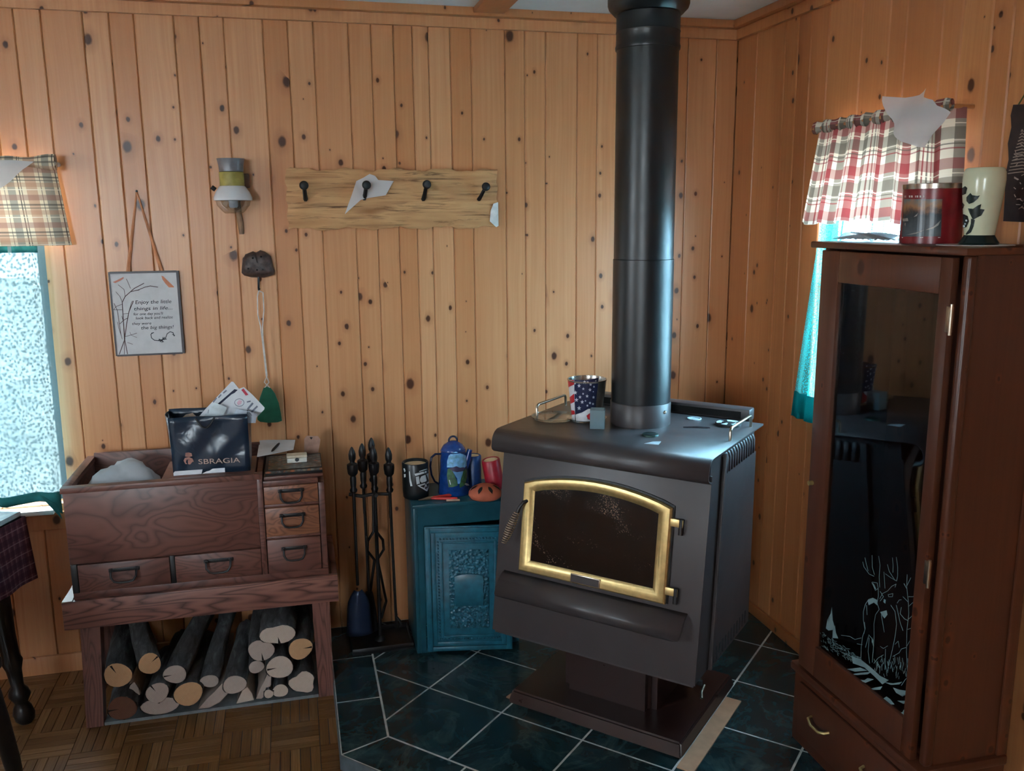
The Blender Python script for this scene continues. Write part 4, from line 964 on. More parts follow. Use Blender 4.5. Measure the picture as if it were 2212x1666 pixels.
# ================================================================ right wall picture (dark slab with pale carving)
cp = thing('carved_slab', 'dark live edge wood slab carved with pale trees, right wall', 'wall art', (WX, 1.9, 1.67))
R = Vector((WX, 1.9, 1.67))
sl = [(2188,226),(2182,250),(2186,275),(2176,310),(2180,345),(2170,380),(2172,420),(2166,478),(2300,484),(2310,220)]
prism('slab', [onX(x, y, WX-.02)-R for x, y in sl], (.0185, 0, 0), plain('dark_slab', rgb(44, 28, 26), .5, var=.2), cp, .002)
pl = []; rr = random.Random(5)
for _ in range(90):
    x = rr.uniform(2190, 2280); y = rr.uniform(300, 455); a = rr.uniform(0, PI); L = rr.uniform(4, 14); pl += stroke_polys([(x, y), (x+L*math.cos(a), y+L*math.sin(a)*.5)], 1.8)
for k in range(14):
    y = 280+k*7; w = 2+k*2.2; pl += stroke_polys([(2208-w, y+4), (2208, y), (2208+w, y+4)], 2.2)
decal('carving', pl, lambda x, y: onX(x, y, WX-.0206)-R, plain('pale_carving', rgb(150, 132, 120), .8), cp)
tube('hanging_cord', [onX(2200, 226, WX-.006)-R, onX(2222, 190, WX-.004)-R, onX(2250, 226, WX-.006)-R], .002, plain('green_cord', rgb(84, 92, 52), .8), cp, 6)

# ================================================================ on the cabinet
CT = HZ+ch+.018
VB = onX(2112, 500, 1.60); 
def rows(prof): return prof
vs = thing('ceramic_vase', 'cream ceramic vase with dark green berry branch relief', 'vase', (1.605, 1.800, CT+.0015))
vprof = [(0, 0), (.043, 0), (.0445, .004), (.039, .012), (.033, .022), (.0335, .026), (.0355, .045), (.040, .080), (.0445, .12), (.0465, .150), (.0455, .168), (.042, .177), (.038, .179), (.036, .176), (.040, .150), (.031, .04), (0, .035)]
DG = plain('dark_green_glaze', rgb(18, 34, 34), .25)
lathe('foot', vprof[:5]+[(0, .0215)], DG, vs, 40); lathe('body', [(0, .0222), (.033, .0222)]+vprof[5:], plain('celadon_glaze', rgb(206, 208, 176), .22, var=.04, scale=12), vs, 48)
def lathe_map(c, zb, rfun, eps=.0008):
    c = Vector((c[0], c[1], 0)); vd = Vector((-c.x, -c.y, 0)).normalized(); side = Vector((-vd.y, vd.x, 0))
    def f(x, y):
        dist = 0.0
        for _ in range(4):
            p = onP(x, y, (c.x+vd.x*dist, c.y+vd.y*dist, 0), vd); r = rfun(p.z-zb)+eps; a = max(-.985, min(.985, (Vector((p.x, p.y, 0))-c).dot(side)/r)); dist = r*math.sqrt(1-a*a)
        q = c+side*(a*r)+vd*dist; return Vector((q.x-c.x, q.y-c.y, p.z-zb))
    return f
def prof_r(prof):
    def f(z):
        for (r0, z0), (r1, z1) in zip(prof, prof[1:]):
            if z0 <= z <= z1 and z1 > z0: return r0+(r1-r0)*(z-z0)/(z1-z0)
        return prof[0][0] if z < prof[0][1] else prof[-1][0]
    return f
zv = lambda pts: [(1900+x/7.09, 340+y/7.09) for x, y in pts]
lm_ = lathe_map((1.605, 1.800), CT+.0015, prof_r([(.0335, .026), (.0355, .045), (.040, .08), (.0445, .12), (.0465, .15), (.0455, .168)]), .001)
pl = [zv(p) for p in ([(1250,480),(1310,440),(1345,470),(1320,560),(1270,580),(1240,540)], [(1330,610),(1390,545),(1420,580),(1500,590),(1540,580),(1500,640),(1440,690),(1370,715),(1330,670)], [(1350,780),(1430,790),(1500,740),(1560,715),(1540,790),(1610,800),(1560,890),(1480,930),(1430,960),(1380,860)], [(1215,340),(1265,310),(1270,370),(1230,420),(1205,480),(1210,400)], [(1205,680),(1250,670),(1300,730),(1280,780),(1220,820),(1205,760)], [(1225,900),(1290,870),(1350,900),(1370,980),(1330,1070),(1270,1085),(1235,1020)], [(1400,940),(1460,960),(1440,1060),(1400,1150),(1330,1190),(1320,1170),(1370,1100),(1395,1020)], [(1230,230),(1260,200),(1265,240),(1235,290)])]
decal('branch_relief', pl, lm_, DG, vs, 2)
pl = [zv([(cx+r*math.cos(t*PI/4), cy+r*math.sin(t*PI/4)) for t in range(8)]) for cx, cy, r in ((1262, 1000, 18), (1328, 968, 16), (1310, 1020, 14), (1290, 1055, 20))]
decal('berries', pl, lathe_map((1.605, 1.800), CT+.0015, prof_r([(.0335, .026), (.0355, .045), (.040, .08), (.0445, .12), (.0465, .15)]), .002), plain('pale_berry', rgb(190, 204, 210), .3), vs, 1)
# tin
tn = thing('round_tin', 'red round tin with a wildlife picture and silver lid rim', 'tin', (1.605, 1.968, CT+.0005))
TR = .0735; th_ = .136
lathe('body', [(0, 0), (TR, 0), (TR, th_), (0, th_)], plain('tin_red', rgb(120, 22, 28), .3), tn, 48)
lathe('lid', [(0, th_), (TR+.002, th_), (TR+.0025, th_+.012), (TR-.004, th_+.014), (0, th_+.014)], plain('tin_silver', rgb(170, 160, 150), .25, .9), tn, 48)
tm = lathe_map((1.605, 1.968), CT+.0005, lambda z: TR, .0006); tm2 = lathe_map((1.605, 1.968), CT+.0005, lambda z: TR, .0012)
zt = lambda pts: [(1900+x/7.09, 340+y/7.09) for x, y in pts]
PIC = N('tin_picture'); o_ = PIC.sep(PIC.obj()); nz_ = PIC.noise(PIC.obj(), 45, 5, .6); c_ = PIC.ramp(PIC.math('MULTIPLY_ADD', nz_, .05, o_[2]), [(.0, rgb(40, 46, 52)), (.05, rgb(72, 80, 84)), (.1, rgb(34, 40, 46)), (.118, rgb(150, 104, 66)), (.14, rgb(92, 108, 112)), (.16, rgb(60, 80, 100))])
PIC = PIC.fin(c_, .3)
decal('picture_panel', [zt([(372,640),(960,640),(940,1210),(340,1215)])], tm, PIC, tn, 4)
decal('picture_detail', [zt(p) for p in ([(400,1190),(560,1150),(690,1110),(560,1170)], [(700,1115),(830,1060),(940,960),(900,1040),(820,1090)], [(350,940),(430,930),(440,975),(360,980)], [(520,915),(590,850),(570,900)], [(380,1020),(400,1000),(395,1060)])], tm2, plain('picture_pale', rgb(150, 144, 136), .4), tn, 2)
decal('printed_title', [zt([(x, 585), (x+w, 585), (x+w, 615), (x, 615)]) for x, w in ((380, 8), (395, 10), (450, 22), (485, 20), (545, 14), (570, 20), (615, 20), (675, 8))]+[zt([(340,1222),(930,1222),(930,1232),(340,1232)])], tm2, plain('tin_lettering', rgb(206, 196, 190), .4), tn, 1)
dl = lathe('lace_doily', [(0, 0), (.085, 0), (.085, .001), (0, .001)], PAPER, None, 32, (1.595, 1.80, CT), wob=lambda a, z: 1+.04*math.sin(16*a)); tag(dl, 'thin white doily under the cream vase', 'doily')
pw = sheet('plastic_wrap', lambda u, v: Vector((1.50+.12*u, 2.06+.18*v, CT+.004+.02*abs(math.sin(5*u+3*v))*v*(1-v)*4+.006*math.sin(9*u+7*v)**2)), 16, 16, sheet_mat('clear_plastic', rgb(210, 220, 224), .4, .35), None, .0006); tag(pw, 'crumpled clear plastic lying on the cabinet left of the tin', 'plastic')

# ================================================================ on the stove
def S2W(u, v, z): return SI.inverted() @ Vector((u, v, z))
SZ = HZ+.957+.0004
pc = S2W(-.247, .02, 0)
lid = thing('plastic_dish', 'shallow clear plastic dish on the stove left of the flag cup', 'dish', (*S2W(-.275, -.01, 0).xy, SZ))
lathe('disc', [(0, 0), (.070, 0), (.074, .003), (.078, .010), (.075, .0105), (.071, .005), (0, .0035)], CLEAR, lid, 40)
lid2 = thing('glass_saucer', 'round clear saucer under the flag cup on the stove', 'saucer', (*S2W(-.168, .03, 0).xy, SZ))
lathe('disc', [(0, 0), (.058, 0), (.064, .004), (.068, .009), (.065, .009), (.060, .004), (0, .003)], CLEAR, lid2, 40)
CU = S2W(-.168, .03, 0); cz = SZ+.0035
cup = thing('flag_cup', 'metal cup printed with white stars on navy and red and white stripes', 'cup', (CU.x, CU.y, cz))
cprof = [(.050, 0), (.0655, .132)]
cr_ = prof_r(cprof)
lathe('cup_body', [(0, 0), (.049, 0), (.050, .002), (.0655, .132), (.0675, .136), (.0675, .139), (.0640, .139), (.062, .130), (.048, .006), (0, .005)], plain('tin_cup', rgb(200, 196, 190), .25, .9), cup, 56)
cm_ = lambda e: lathe_map((CU.x, CU.y), cz, cr_, e)
zc = lambda pts: [(1130+x/9.8, 780+y/9.8) for x, y in pts]
NV, RD, WT = plain('flag_navy', rgb(22, 30, 66), .35), plain('flag_red', rgb(176, 34, 44), .35), plain('flag_white', rgb(214, 216, 222), .35)
decal('white_field', [zc([(735,345),(900,395),(1085,410),(1100,1300),(840,1250),(770,700)])], cm_(.0005), WT, cup, 4)
decal('star_field', [zc([(1083,400),(1330,400),(1600,355),(1530,1000),(1380,1010),(1240,1090),(1110,1130),(1090,900)])], cm_(.0006), NV, cup, 4)
decal('stripe', [zc(p) for p in ([(745,580),(830,490),(960,405),(1080,408),(1080,500),(980,545),(880,640),(800,720),(775,690)], [(790,800),(880,825),(1000,755),(1080,690),(1085,870),(960,925),(860,915),(800,890)], [(810,1040),(920,1030),(1085,1050),(1095,1130),(960,1150),(830,1130)], [(1340,1160),(1480,1060),(1520,1010),(1500,1280),(1440,1260),(1370,1220)])], cm_(.0010), RD, cup, 3)
decal('white_stripe', [zc([(1110,1135),(1240,1095),(1380,1015),(1500,1010),(1470,1060),(1340,1160),(1370,1230),(1480,1280),(1120,1300)])], cm_(.0008), WT, cup, 3)
def star(cx, cy, r): return [(cx+(r if k % 2 == 0 else r*.42)*math.sin(k*PI/5)*.9, cy-(r if k % 2 == 0 else r*.42)*math.cos(k*PI/5)) for k in range(10)]
decal('stars', [zc(star(x, y, r)) for x, y, r in ((1300,450,42),(1185,525,46),(1100,480,22),(1275,590,34),(1430,500,38),(1105,670,50),(1415,610,42),(1205,765,40),(1130,825,50),(1355,745,40),(1270,695,28),(1250,870,46),(1185,1000,52),(1490,770,36),(1360,945,30),(1415,890,34),(1480,910,30),(1500,545,28),(1370,450,22),(1540,420,22),(1320,845,24),(1485,650,18))], cm_(.0012), WT, cup, 1)
gq = S2W(-.085, -.055, 0)
gc = thing('square_glass', 'small square glass with blue wax beside the stove pipe', 'candle glass', (gq.x, gq.y, SZ), math.radians(-22))
bm = bmesh.new()
for x0, x1, y0, y1 in ((-.024, -.021, -.024, .024), (.021, .024, -.024, .024), (-.021, .021, -.024, -.021), (-.021, .021, .021, .024)): bbox(bm, x0, x1, y0, y1, 0, .062)
bbox(bm, -.021, .021, -.021, .021, 0, .004); fromb('glass_walls', bm, sheet_mat('frosted_glass', rgb(176, 200, 206), .4, .45), gc)
box('blue_wax', -.0205, .0205, -.0205, .0205, .0042, .024, plain('blue_wax', rgb(70, 150, 190), .3), gc, .002)
def disc(name, label, cat, px, py, r, h, mat, marks=None, mm=None):
    p = onZ(px, py, SZ); t = thing(name, label, cat, (p.x, p.y, SZ)); lathe('body', [(0, 0), (r, 0), (r, h*.7), (r*.94, h), (0, h)], mat, t, 32)
    if marks:
        bm = bmesh.new()
        for a0, a1, r0, r1 in marks:
            A = [bm.verts.new((q*math.cos(a), q*math.sin(a), h+.0004)) for q in (r0*r, r1*r) for a in [a0+(a1-a0)*k/6 for k in range(7)]]
            for k in range(6): bm.faces.new((A[k], A[k+1], A[k+8], A[k+7]))
        fromb('face_marks', bm, mm, t)
    return t
PALE = plain('pale_print', rgb(190, 206, 214), .5)
disc('stove_thermometer', 'black round stove thermometer with pale dial near right rail', 'thermometer', 1573, 918, .043, .008, BLACK, [(0, 1.2, .4, .9), (1.8, 3.0, .5, .9), (3.5, 4.1, .2, .85), (4.6, 5.8, .5, .9)], PALE)
disc('metal_medallion', 'small dark green round medallion on the stove front edge', 'medallion', 1405, 941, .026, .006, plain('verdigris_metal', rgb(44, 70, 66), .4, .5), [(0, 2.2, .5, .85), (3.1, 5.4, .5, .85)], BLACK)
p = onZ(1410, 957, SZ); o = prism('paper_chip', [(p.x-.03, p.y-.004, SZ), (p.x+.008, p.y-.026, SZ), (p.x+.03, p.y+.006, SZ), (p.x+.006, p.y+.012, SZ)], (0, 0, .0012), PALE); tag(o, 'tiny pale torn paper chip in front of the green medallion', 'paper')
p = onZ(1500, 905, SZ); o = lathe('wire_ring', [(.020, 0), (.024, 0), (.024, .003), (.020, .003), (.020, 0)], PALE, None, 28, (p.x, p.y, SZ)); tag(o, 'thin pale metal ring lying on the stove top near outlet', 'ring')
p = onZ(1506, 924, SZ); o = prism('metal_clip', [(p.x-.045, p.y+.010, SZ), (p.x, p.y-.004, SZ), (p.x+.035, p.y-.022, SZ), (p.x+.004, p.y+.006, SZ)], (0, 0, .004), plain('dark_clip', rgb(60, 62, 70), .4, .5)); tag(o, 'thin dark metal clip on stove top behind the medallion', 'clip')

# ================================================================ teal box and its things
BX = (.575, 3.235, HZ)
tb = thing('teal_box', 'tall teal painted box with an embossed cast door', 'box', BX)
bz = .594
box('left_side', -.187, -.172, -.135, .125, .0005, bz-.012, TEALP, tb, .002); box('right_side', .20, .215, -.135, .125, .0005, bz-.012, TEALP, tb, .002)
box('back', -.172, .20, .11, .125, .0005, bz-.012, TEALP, tb); box('top', -.19, .218, -.138, .128, bz-.012, bz, TEALP, tb, .002)
box('front_stile', -.172, -.150, -.135, -.12, .0005, bz-.012, TEALP, tb); box('front_rail', -.15, .20, -.135, -.12, .509, bz-.012, TEALP, tb); box('front_rail', -.15, .20, -.135, -.12, .0005, .012, TEALP, tb)
# door ajar: hinge at its left edge
DA = math.radians(-11); dh = Vector((-.148, -.138, .012)); dux = Vector((math.cos(DA), math.sin(DA), 0)); dn = Vector((math.sin(DA), -math.cos(DA), 0))
def dp(a, z, d): return dh+dux*a+Vector((0, 0, z))+dn*d
def dbox(nm, a0, a1, z0, z1, d0, d1, mat, par, bev=.0015): return prism(nm, [dp(a0, z0, d0), dp(a1, z0, d0), dp(a1, z1, d0), dp(a0, z1, d0)], dn*(d1-d0), mat, par, bev)
DW, DH = .325, .500
dd = dbox('door', 0, DW, 0, DH, 0, .012, TEALP_L, tb)
def dframe(nm, i0, i1, d0, d1):
    a0, a1, z0, z1 = i0, DW-i0, i0, DH-i0; b = i1-i0
    for q in ((a0, a0+b, z0, z1), (a1-b, a1, z0, z1), (a0+b, a1-b, z0, z0+b), (a0+b, a1-b, z1-b, z1)): dbox(nm, *q, d0, d1, TEALP_L, dd)
dframe('door_moulding', .004, .022, .0122, .020); dframe('door_moulding', .024, .040, .0122, .016); dframe('door_moulding', .058, .066, .0122, .017)
bm = bmesh.new()
def bead(a, z): 
    c = dp(a, z, .0125); bmesh.ops.create_icosphere(bm, subdivisions=1, radius=.0045, matrix=Matrix.Translation(c))
for k in range(32): bead(.049, .052+k*.0125); bead(DW-.049, .052+k*.0125)
for k in range(18): bead(.058+k*.0123, .049); bead(.058+k*.0123, DH-.049)
o = fromb('beading', bm, TEALP_L, dd, True); o['kind'] = 'stuff'
hf = dbox('hammered_field', .088, DW-.088, .092, DH-.092, .0122, .0150, TEALP_H, dd)
bm = bmesh.new(); rr = random.Random(9)
for _ in range(260):
    a, z = rr.uniform(.092, DW-.092), rr.uniform(.097, DH-.097); c = dp(a, z, .0152)
    bmesh.ops.create_icosphere(bm, subdivisions=1, radius=rr.uniform(.0025, .0045), matrix=Matrix.Translation(c))
o = fromb('hammered_bumps', bm, TEALP_L, hf, True); o['kind'] = 'stuff'
cc = [(.108, .185), (DW-.108, .185), (DW-.108, .205), (DW-.112, .245), (DW-.108, .285), (DW-.108, .305), (DW/2+.03, .312), (DW/2, .314), (DW/2-.03, .312), (.108, .305), (.108, .285), (.112, .245), (.108, .205)]
prism('cartouche', [dp(a, z, .0152) for a, z in cc], dn*.005, TEALP_L, hf, .002)
TZ = HZ+bz+.0004
def mug():
    t = thing('black_mug', 'black mug with a white shield emblem standing on the teal box', 'mug', (.414, 3.205, TZ)); r = .050
    lathe('body', [(0, 0), (.044, 0), (.048, .004), (r, .03), (r, .135), (.048, .139), (.045, .137), (.044, .02), (0, .015)], plain('black_glaze', rgb(16, 24, 28), .35), t, 40)
    lathe('foam_filling', [(0, .120), (.0435, .120), (.0435, .128), (0, .128)], plain('cream_inside', rgb(206, 178, 140), .7), t, 32)
    mp = lathe_map((.414, 3.205), TZ, lambda z: r, .0008); zz = lambda pts: [(860+x/9.217, 920+y/9.217) for x, y in pts]
    P = [[(328,958),(636,880),(632,915),(345,1003)],[(415,905),(570,855),(580,868),(425,918)],[(350,1020),(415,1005),(432,1150),(370,1170)],[(435,1060),(460,1010),(545,975),(570,1095),(540,1115),(470,1135),(440,1110)],[(560,960),(640,930),(635,1085),(610,1085)],[(380,1190),(665,1100),(650,1150),(580,1305),(560,1300)],[(215,910),(235,905),(250,1050),(285,1200),(245,1205),(225,1100)],[(105,850),(130,850),(150,900),(125,930)],[(115,960),(150,960),(150,1020),(120,1030)]]
    decal('shield_emblem', [zz(p) for p in P], mp, plain('white_print', rgb(206, 216, 220), .5), t, 2)
    mp2 = lathe_map((.414, 3.205), TZ, lambda z: r, .0013)
    decal('emblem_cutouts', [zz(p) for p in ([(430,1205),(540,1170),(520,1235)], [(560,1160),(625,1140),(590,1230)], [(530,1245),(555,1200),(570,1275)])], mp2, BLACK, t, 1)
mug()
pot = thing('enamel_coffee_pot', 'blue enamel coffee pot painted with a mountain and trees', 'coffee pot', (.563, 3.215, TZ))
BL = plain('blue_enamel', rgb(24, 62, 128), .2, var=.12, scale=50); RIMM = plain('dark_enamel_rim', rgb(20, 28, 60), .3)
pprof = [(.062, .004), (.0475, .165)]
lathe('pot_body', [(0, 0), (.060, 0), (.0625, .004), (.0475, .165), (.049, .170), (.046, .172), (0, .171)], BL, pot, 48)
ld = lathe('pot_lid', [(0, .1722), (.0465, .1722), (.0455, .178), (.036, .192), (.020, .202), (.012, .206), (0, .207)], BL, pot, 40)
tube('lid_ring', arc((0, 0, .208), .016, -.3, PI+.3, 10, (1, 0, 0), (0, 0, 1)), .004, RIMM, ld, 8)
tube('pot_handle', [(-.046, 0, .158), (-.070, -.004, .160), (-.086, -.006, .148), (-.091, -.006, .115), (-.087, -.005, .08), (-.075, -.003, .052), (-.060, 0, .040)], .0065, RIMM, pot, 8, flat=.6)
tube('pot_spout', [(.040, 0, .10), (.055, 0, .13), (.062, 0, .158), (.066, 0, .168)], [.018, .015, .011, .010], BL, pot, 12)
pmx = lambda e: lathe_map((.563, 3.215), TZ, prof_r(pprof), e); zz = lambda pts: [(860+x/9.217, 920+y/9.217) for x, y in pts]
decal('painted_sky', [zz(p) for p in ([(970,830),(975,700),(1010,590),(1080,540),(1150,515),(1220,545),(1300,570),(1360,600),(1365,800),(1330,830),(1260,850),(1160,810),(1080,830)],)], pmx(.0006), plain('sky_paint', rgb(120, 180, 222), .35, var=.18, scale=70), pot, 3)
decal('painted_peak', [zz([(1010,850),(1090,830),(1160,805),(1230,835),(1300,825),(1340,840),(1290,905),(1170,925),(1070,900)])], pmx(.0009), plain('peak_paint', rgb(62, 58, 92), .4), pot, 2)
decal('painted_trees', [zz(p) for p in ([(985,860),(1020,850),(1080,900),(1120,980),(1170,1090),(1190,1190),(1100,1220),(1005,1225),(985,1100),(970,980)], [(1300,900),(1345,850),(1370,900),(1370,1040),(1330,1180),(1230,1240),(1220,1180),(1260,1060)])], pmx(.0010), plain('tree_paint', rgb(46, 92, 62), .4, var=.25, scale=80), pot, 2)
decal('painted_water', [zz([(1085,910),(1310,905),(1270,1000),(1245,1080),(1240,1155),(1185,1155),(1175,1050)])], pmx(.0008), plain('water_paint', rgb(104, 160, 214), .35), pot, 2)
decal('painted_dashes', [zz([(1010,1080),(1030,1080),(1050,1170),(1035,1172)]), zz([(1320,1160),(1350,1140),(1400,1160),(1420,1190),(1360,1190)])], pmx(.0013), PALE, pot, 1)
def can(name, label, x, y, tilt, axis, mat, h, r):
    t = thing(name, label, 'candle', (x, y, TZ)); t.rotation_euler = (tilt[0], tilt[1], 0)
    lathe('body', [(0, 0), (r, 0), (r, h-.004), (r-.003, h), (r-.007, h), (r-.007, h-.008), (0, h-.008)], mat, t, 32)
    lathe('cream_top', [(0, h-.0078), (r-.0072, h-.0078), (r-.009, h-.002), (0, h-.004)], plain('cream_wax', rgb(206, 186, 150), .6), t, 32); return t
can('pillar_candle', 'blue candle with cream top behind the red one', .652, 3.275, (0, 0), 0, plain('blue_wrap', rgb(24, 66, 120), .4), .128, .032)
rc = can('pillar_candle', 'red candle with cream top leaning beside the stove', .728, 3.215, (0, -.16), 0, plain('red_wrap', rgb(158, 28, 44), .4), .118, .036); rc.location.z = TZ+.0058
tp_ = thing('terracotta_dome', 'orange terracotta dome with leaf shaped slots on the teal box', 'pottery', (.668, 3.128, TZ))
TC = plain('terracotta', rgb(178, 92, 66), .75, var=.08)
dprof = [(0, 0), (.056, 0), (.064, .010), (.063, .022), (.052, .036), (.034, .046), (.014, .050), (0, .0505)]
lathe('dome', dprof, TC, tp_, 40)
bm = bmesh.new(); rf = [(.0645, .012), (.0635, .022), (.0525, .0365), (.0345, .0465), (.0145, .0505)]
for k in range(7):
    a = -PI/2+.25+k*2*PI/7
    L = []
    zf = [(.063, .022), (.052, .036), (.034, .046), (.014, .050)]
    for s, w in ((0, 0), (.25, .13), (.5, .17), (.75, .15), (1, 0)):
        r = .059-.032*s
        for (ra, za), (rb, zb_) in zip(zf, zf[1:]):
            if rb <= r <= ra: z = za+(zb_-za)*(ra-r)/(ra-rb)
        L.append((a-w, a+w, r, z+.0012))
    A = [bm.verts.new((r*math.cos(a0)*1.01, r*math.sin(a0)*1.01, z)) for a0, a1, r, z in L]; B = [bm.verts.new((r*math.cos(a1)*1.01, r*math.sin(a1)*1.01, z)) for a0, a1, r, z in L]
    for i in range(4):
        vs_ = [A[i], A[i+1], B[i+1], B[i]]
        try: bm.faces.new(vs_)
        except ValueError: pass
o = fromb('slots', bm, VOID, tp_); 
pr_ = thing('pliers', 'red handled pliers lying open in front of the mug', 'pliers', (.49, 3.145, TZ))
RW = plain('red_grip', rgb(190, 50, 44), .45)
tube('grip', [(-.03, .01, .007), (.02, .012, .008), (.075, .022, .008), (.10, .026, .008)], [.005, .006, .008, .007], RW, pr_, 8); tube('grip', [(-.03, .004, .007), (.01, -.012, .007), (.05, -.026, .007), (.068, -.030, .007)], [.005, .006, .0065, .006], RW, pr_, 8)
tube('jaw', [(-.02, .006, .006), (-.045, .004, .006), (-.075, -.002, .005)], [.008, .007, .003], NICKEL, pr_, 8)
pk = tag(tube('kindling_stick', [(.515, 3.113, TZ+.0045), (.565, 3.106, TZ+.0045)], .0042, plain('pale_stick', rgb(190, 150, 130), .6), None, 8), 'short pale stick lying before the pliers', 'stick')

# ================================================================ fire tools
ft = thing('fire_tool_stand', 'black iron fire tool stand with tray base beside teal box', 'fire tool stand', (.262, 3.245, HZ))
box('tray_floor', -.115, .118, -.10, .085, .0006, .006, IRON, ft)
for q in ((-.115, .118, -.10, -.094), (-.115, .118, .079, .085), (-.115, -.109, -.094, .079), (.112, .118, -.094, .079)): box('tray_wall', *q, .006, .026, IRON, ft, .001)
lathe('post', [(0, .006), (.022, .006), (.018, .014), (.007, .022), (.0065, .6), (.010, .608), (.012, .62)], IRON, ft, 16)
HAND = [(.005, -.10), (.0055, .0), (.011, .004), (.013, .012), (.008, .022), (.010, .034), (.0105, .058), (.0085, .066), (.016, .076), (.0185, .098), (.018, .112), (.009, .118), (.008, .124), (.0115, .132), (.012, .15), (.009, .164), (.004, .176), (0, .180)]
def handle(par, x, y, z): return lathe('handle', [(r*1.12, zz) for r, zz in HAND], IRON, par, 16, (x, y, z))
lathe('finial', [(r*1.12, z) for r, z in HAND[2:]], IRON, ft, 16, (.0, .0, .615))
tube('crossbar', [(-.098, 0, .612), (-.05, 0, .600), (0, 0, .606), (.05, 0, .600), (.060, 0, .612)], .007, IRON, ft, 8); tube('crossbar', [(0, -.055, .615), (0, 0, .606), (0, .055, .612)], .007, IRON, ft, 8)
def tool(name, label, x, y, ztop):
    t = thing(name, label, 'fire tool', (x, y, HZ+.03), 0, 'hanging fire tools'); handle(t, 0, 0, ztop-.18-HZ-.03); return t
zs = .845
sv = tool('ash_shovel', 'black ash shovel with a broad rounded pan, leftmost fire tool', .180, 3.205, .858); L = .858-.18-HZ-.03
tube('rod', [(0, 0, L-.02), (0, 0, .23)], .0055, IRON, sv, 8)
bm = bmesh.new(); pn = []
for j in range(9):
    v = j/8; w = .046*math.sin(min(1, v*2.2+.25)*PI/2)*(.85+.25*v)
    pn.append([bm.verts.new((-w+2*w*i/8, -.016+.018*((i-4)/4)**2-.010*(1-v), .215-.19*v)) for i in range(9)])
for j in range(8):
    for i in range(8): bm.faces.new((pn[j][i], pn[j][i+1], pn[j+1][i+1], pn[j+1][i]))
o = fromb('pan', bm, steel('blued_shovel', rgb(44, 56, 82), .35, .6, .3), sv, True); o.modifiers.new('t', 'SOLIDIFY').thickness = .002
br = tool('hearth_brush', 'black hearth brush with bristles hanging behind the shovel', .222, 3.27, .852); L = .852-.18-HZ-.03
tube('rod', [(0, 0, L-.02), (.004, 0, .17)], .0055, IRON, br, 8); lathe('bristles', [(0, .168), (.014, .168), (.018, .15), (.026, .085), (.030, .012), (0, .010)], plain('dark_bristles', rgb(24, 24, 28), .95, bump=.8, scale=300), br, 20, (.004, 0, 0))
tg = tool('log_tongs', 'black log tongs with curled grips, rear fire tool', .262, 3.318, .86); L = .86-.18-HZ-.03
for s in (-1, 1): tube('arm', [(0, 0, L-.02), (.004*s, 0, .40), (.030*s, 0, .36), (.032*s, 0, .32), (.006*s, 0, .28), (.022*s, 0, .18), (.034*s, 0, .10), (.012*s, 0, .03)], .0055, IRON, tg, 8)
pk_ = tool('fire_poker', 'black fire poker with hooked tip, rightmost fire tool', .318, 3.235, .838); L = .838-.18-HZ-.03
tube('rod', [(0, 0, L-.02), (.006, 0, .12), (.008, 0, .02)], .0055, IRON, pk_, 8); tube('hook_tip', [(.007, 0, .07), (.022, -.004, .05), (.026, -.006, .035), (.018, -.008, .026)], [.005, .005, .004, .002], IRON, pk_, 8)
# ================================================================ on the chest
# shopping bag
BZ = .8505
bag = thing('shopping_bag', 'glossy navy paper shopping bag lettered SBRAGIA, stuffed with mail', 'bag', (-.31, 3.06, BZ))
R = Vector((-.31, 3.06, BZ))
BAGM = N('navy_gloss_paper'); f_ = BAGM.noise(BAGM.obj(), 11, 3, .5, .8); BAGM.bump(f_, .3, .02); BAGM = BAGM.fin(rgb(18, 36, 54), .3, 0, .6)
YF = 3.005
fl, fr_ = onY(374, 1014, YF), onY(540, 1008, YF); tl, tr2 = onY(372, 903, YF), onY(537, 900, YF)
x0, x1, ztop = fl.x+.31, fr_.x+.31, tl.z-BZ
def bagface(nm, fn, nu=14, nv=10): return sheet(nm, fn, nu, nv, BAGM, bag, .0015)
crk = lambda u, v, k: .006*math.sin(5*u+7*v+k)*math.sin(PI*u)*(.3+v)+.003*math.sin(13*u-9*v+k)
fy, by = YF-3.06, .065
bf = bagface('front_face', lambda u, v: Vector((x0+(x1-x0)*u+.004*v*(u-.5), fy-.004*v+crk(u, v, 0), ztop*v)))
bagface('back_face', lambda u, v: Vector((x0-.015*v+(x1-x0+.02*v)*u, by+crk(u, v, 2), (ztop+.006)*v)))
bagface('gusset', lambda u, v: Vector((x1+.002*v-.012*math.sin(PI*u)*v*.4+.006*u*v, fy+(by-fy)*u, ztop*v)), 6, 8)
bagface('gusset', lambda u, v: Vector((x0-.015*u*v-.012*math.sin(PI*u)*v, fy+(by-fy)*u, ztop*v)), 6, 8)
box('bag_bottom', x0+.002, x1-.002, fy+.002, by-.002, 0, .003, PAPER, bag)
box('white_base_band', x0, x1*.40, fy-.0022, fy-.0008, .001, .016, PAPER, bag)
prism('torn_edge', [Vector((x0-.004, fy+.02, .10)), Vector((x0-.012, by-.03, ztop-.005)), Vector((x0-.002, fy+.002, ztop-.02))], (-.001, -.001, 0), PAPER, bag)
hc = onY(443, 902, YF-.006)-R
tube('rope_handle', [hc+Vector((-.030+.06*i/10, -.004-.006*math.sin(PI*i/10), -.034*math.sin(PI*i/10))) for i in range(11)], .0032, BLACK, bag, 8)
GOLD = plain('bag_gold', rgb(186, 160, 146), .5)
a = onY(429, 1003, YF-.008)-R; b = onY(519, 1000, YF-.008)-R
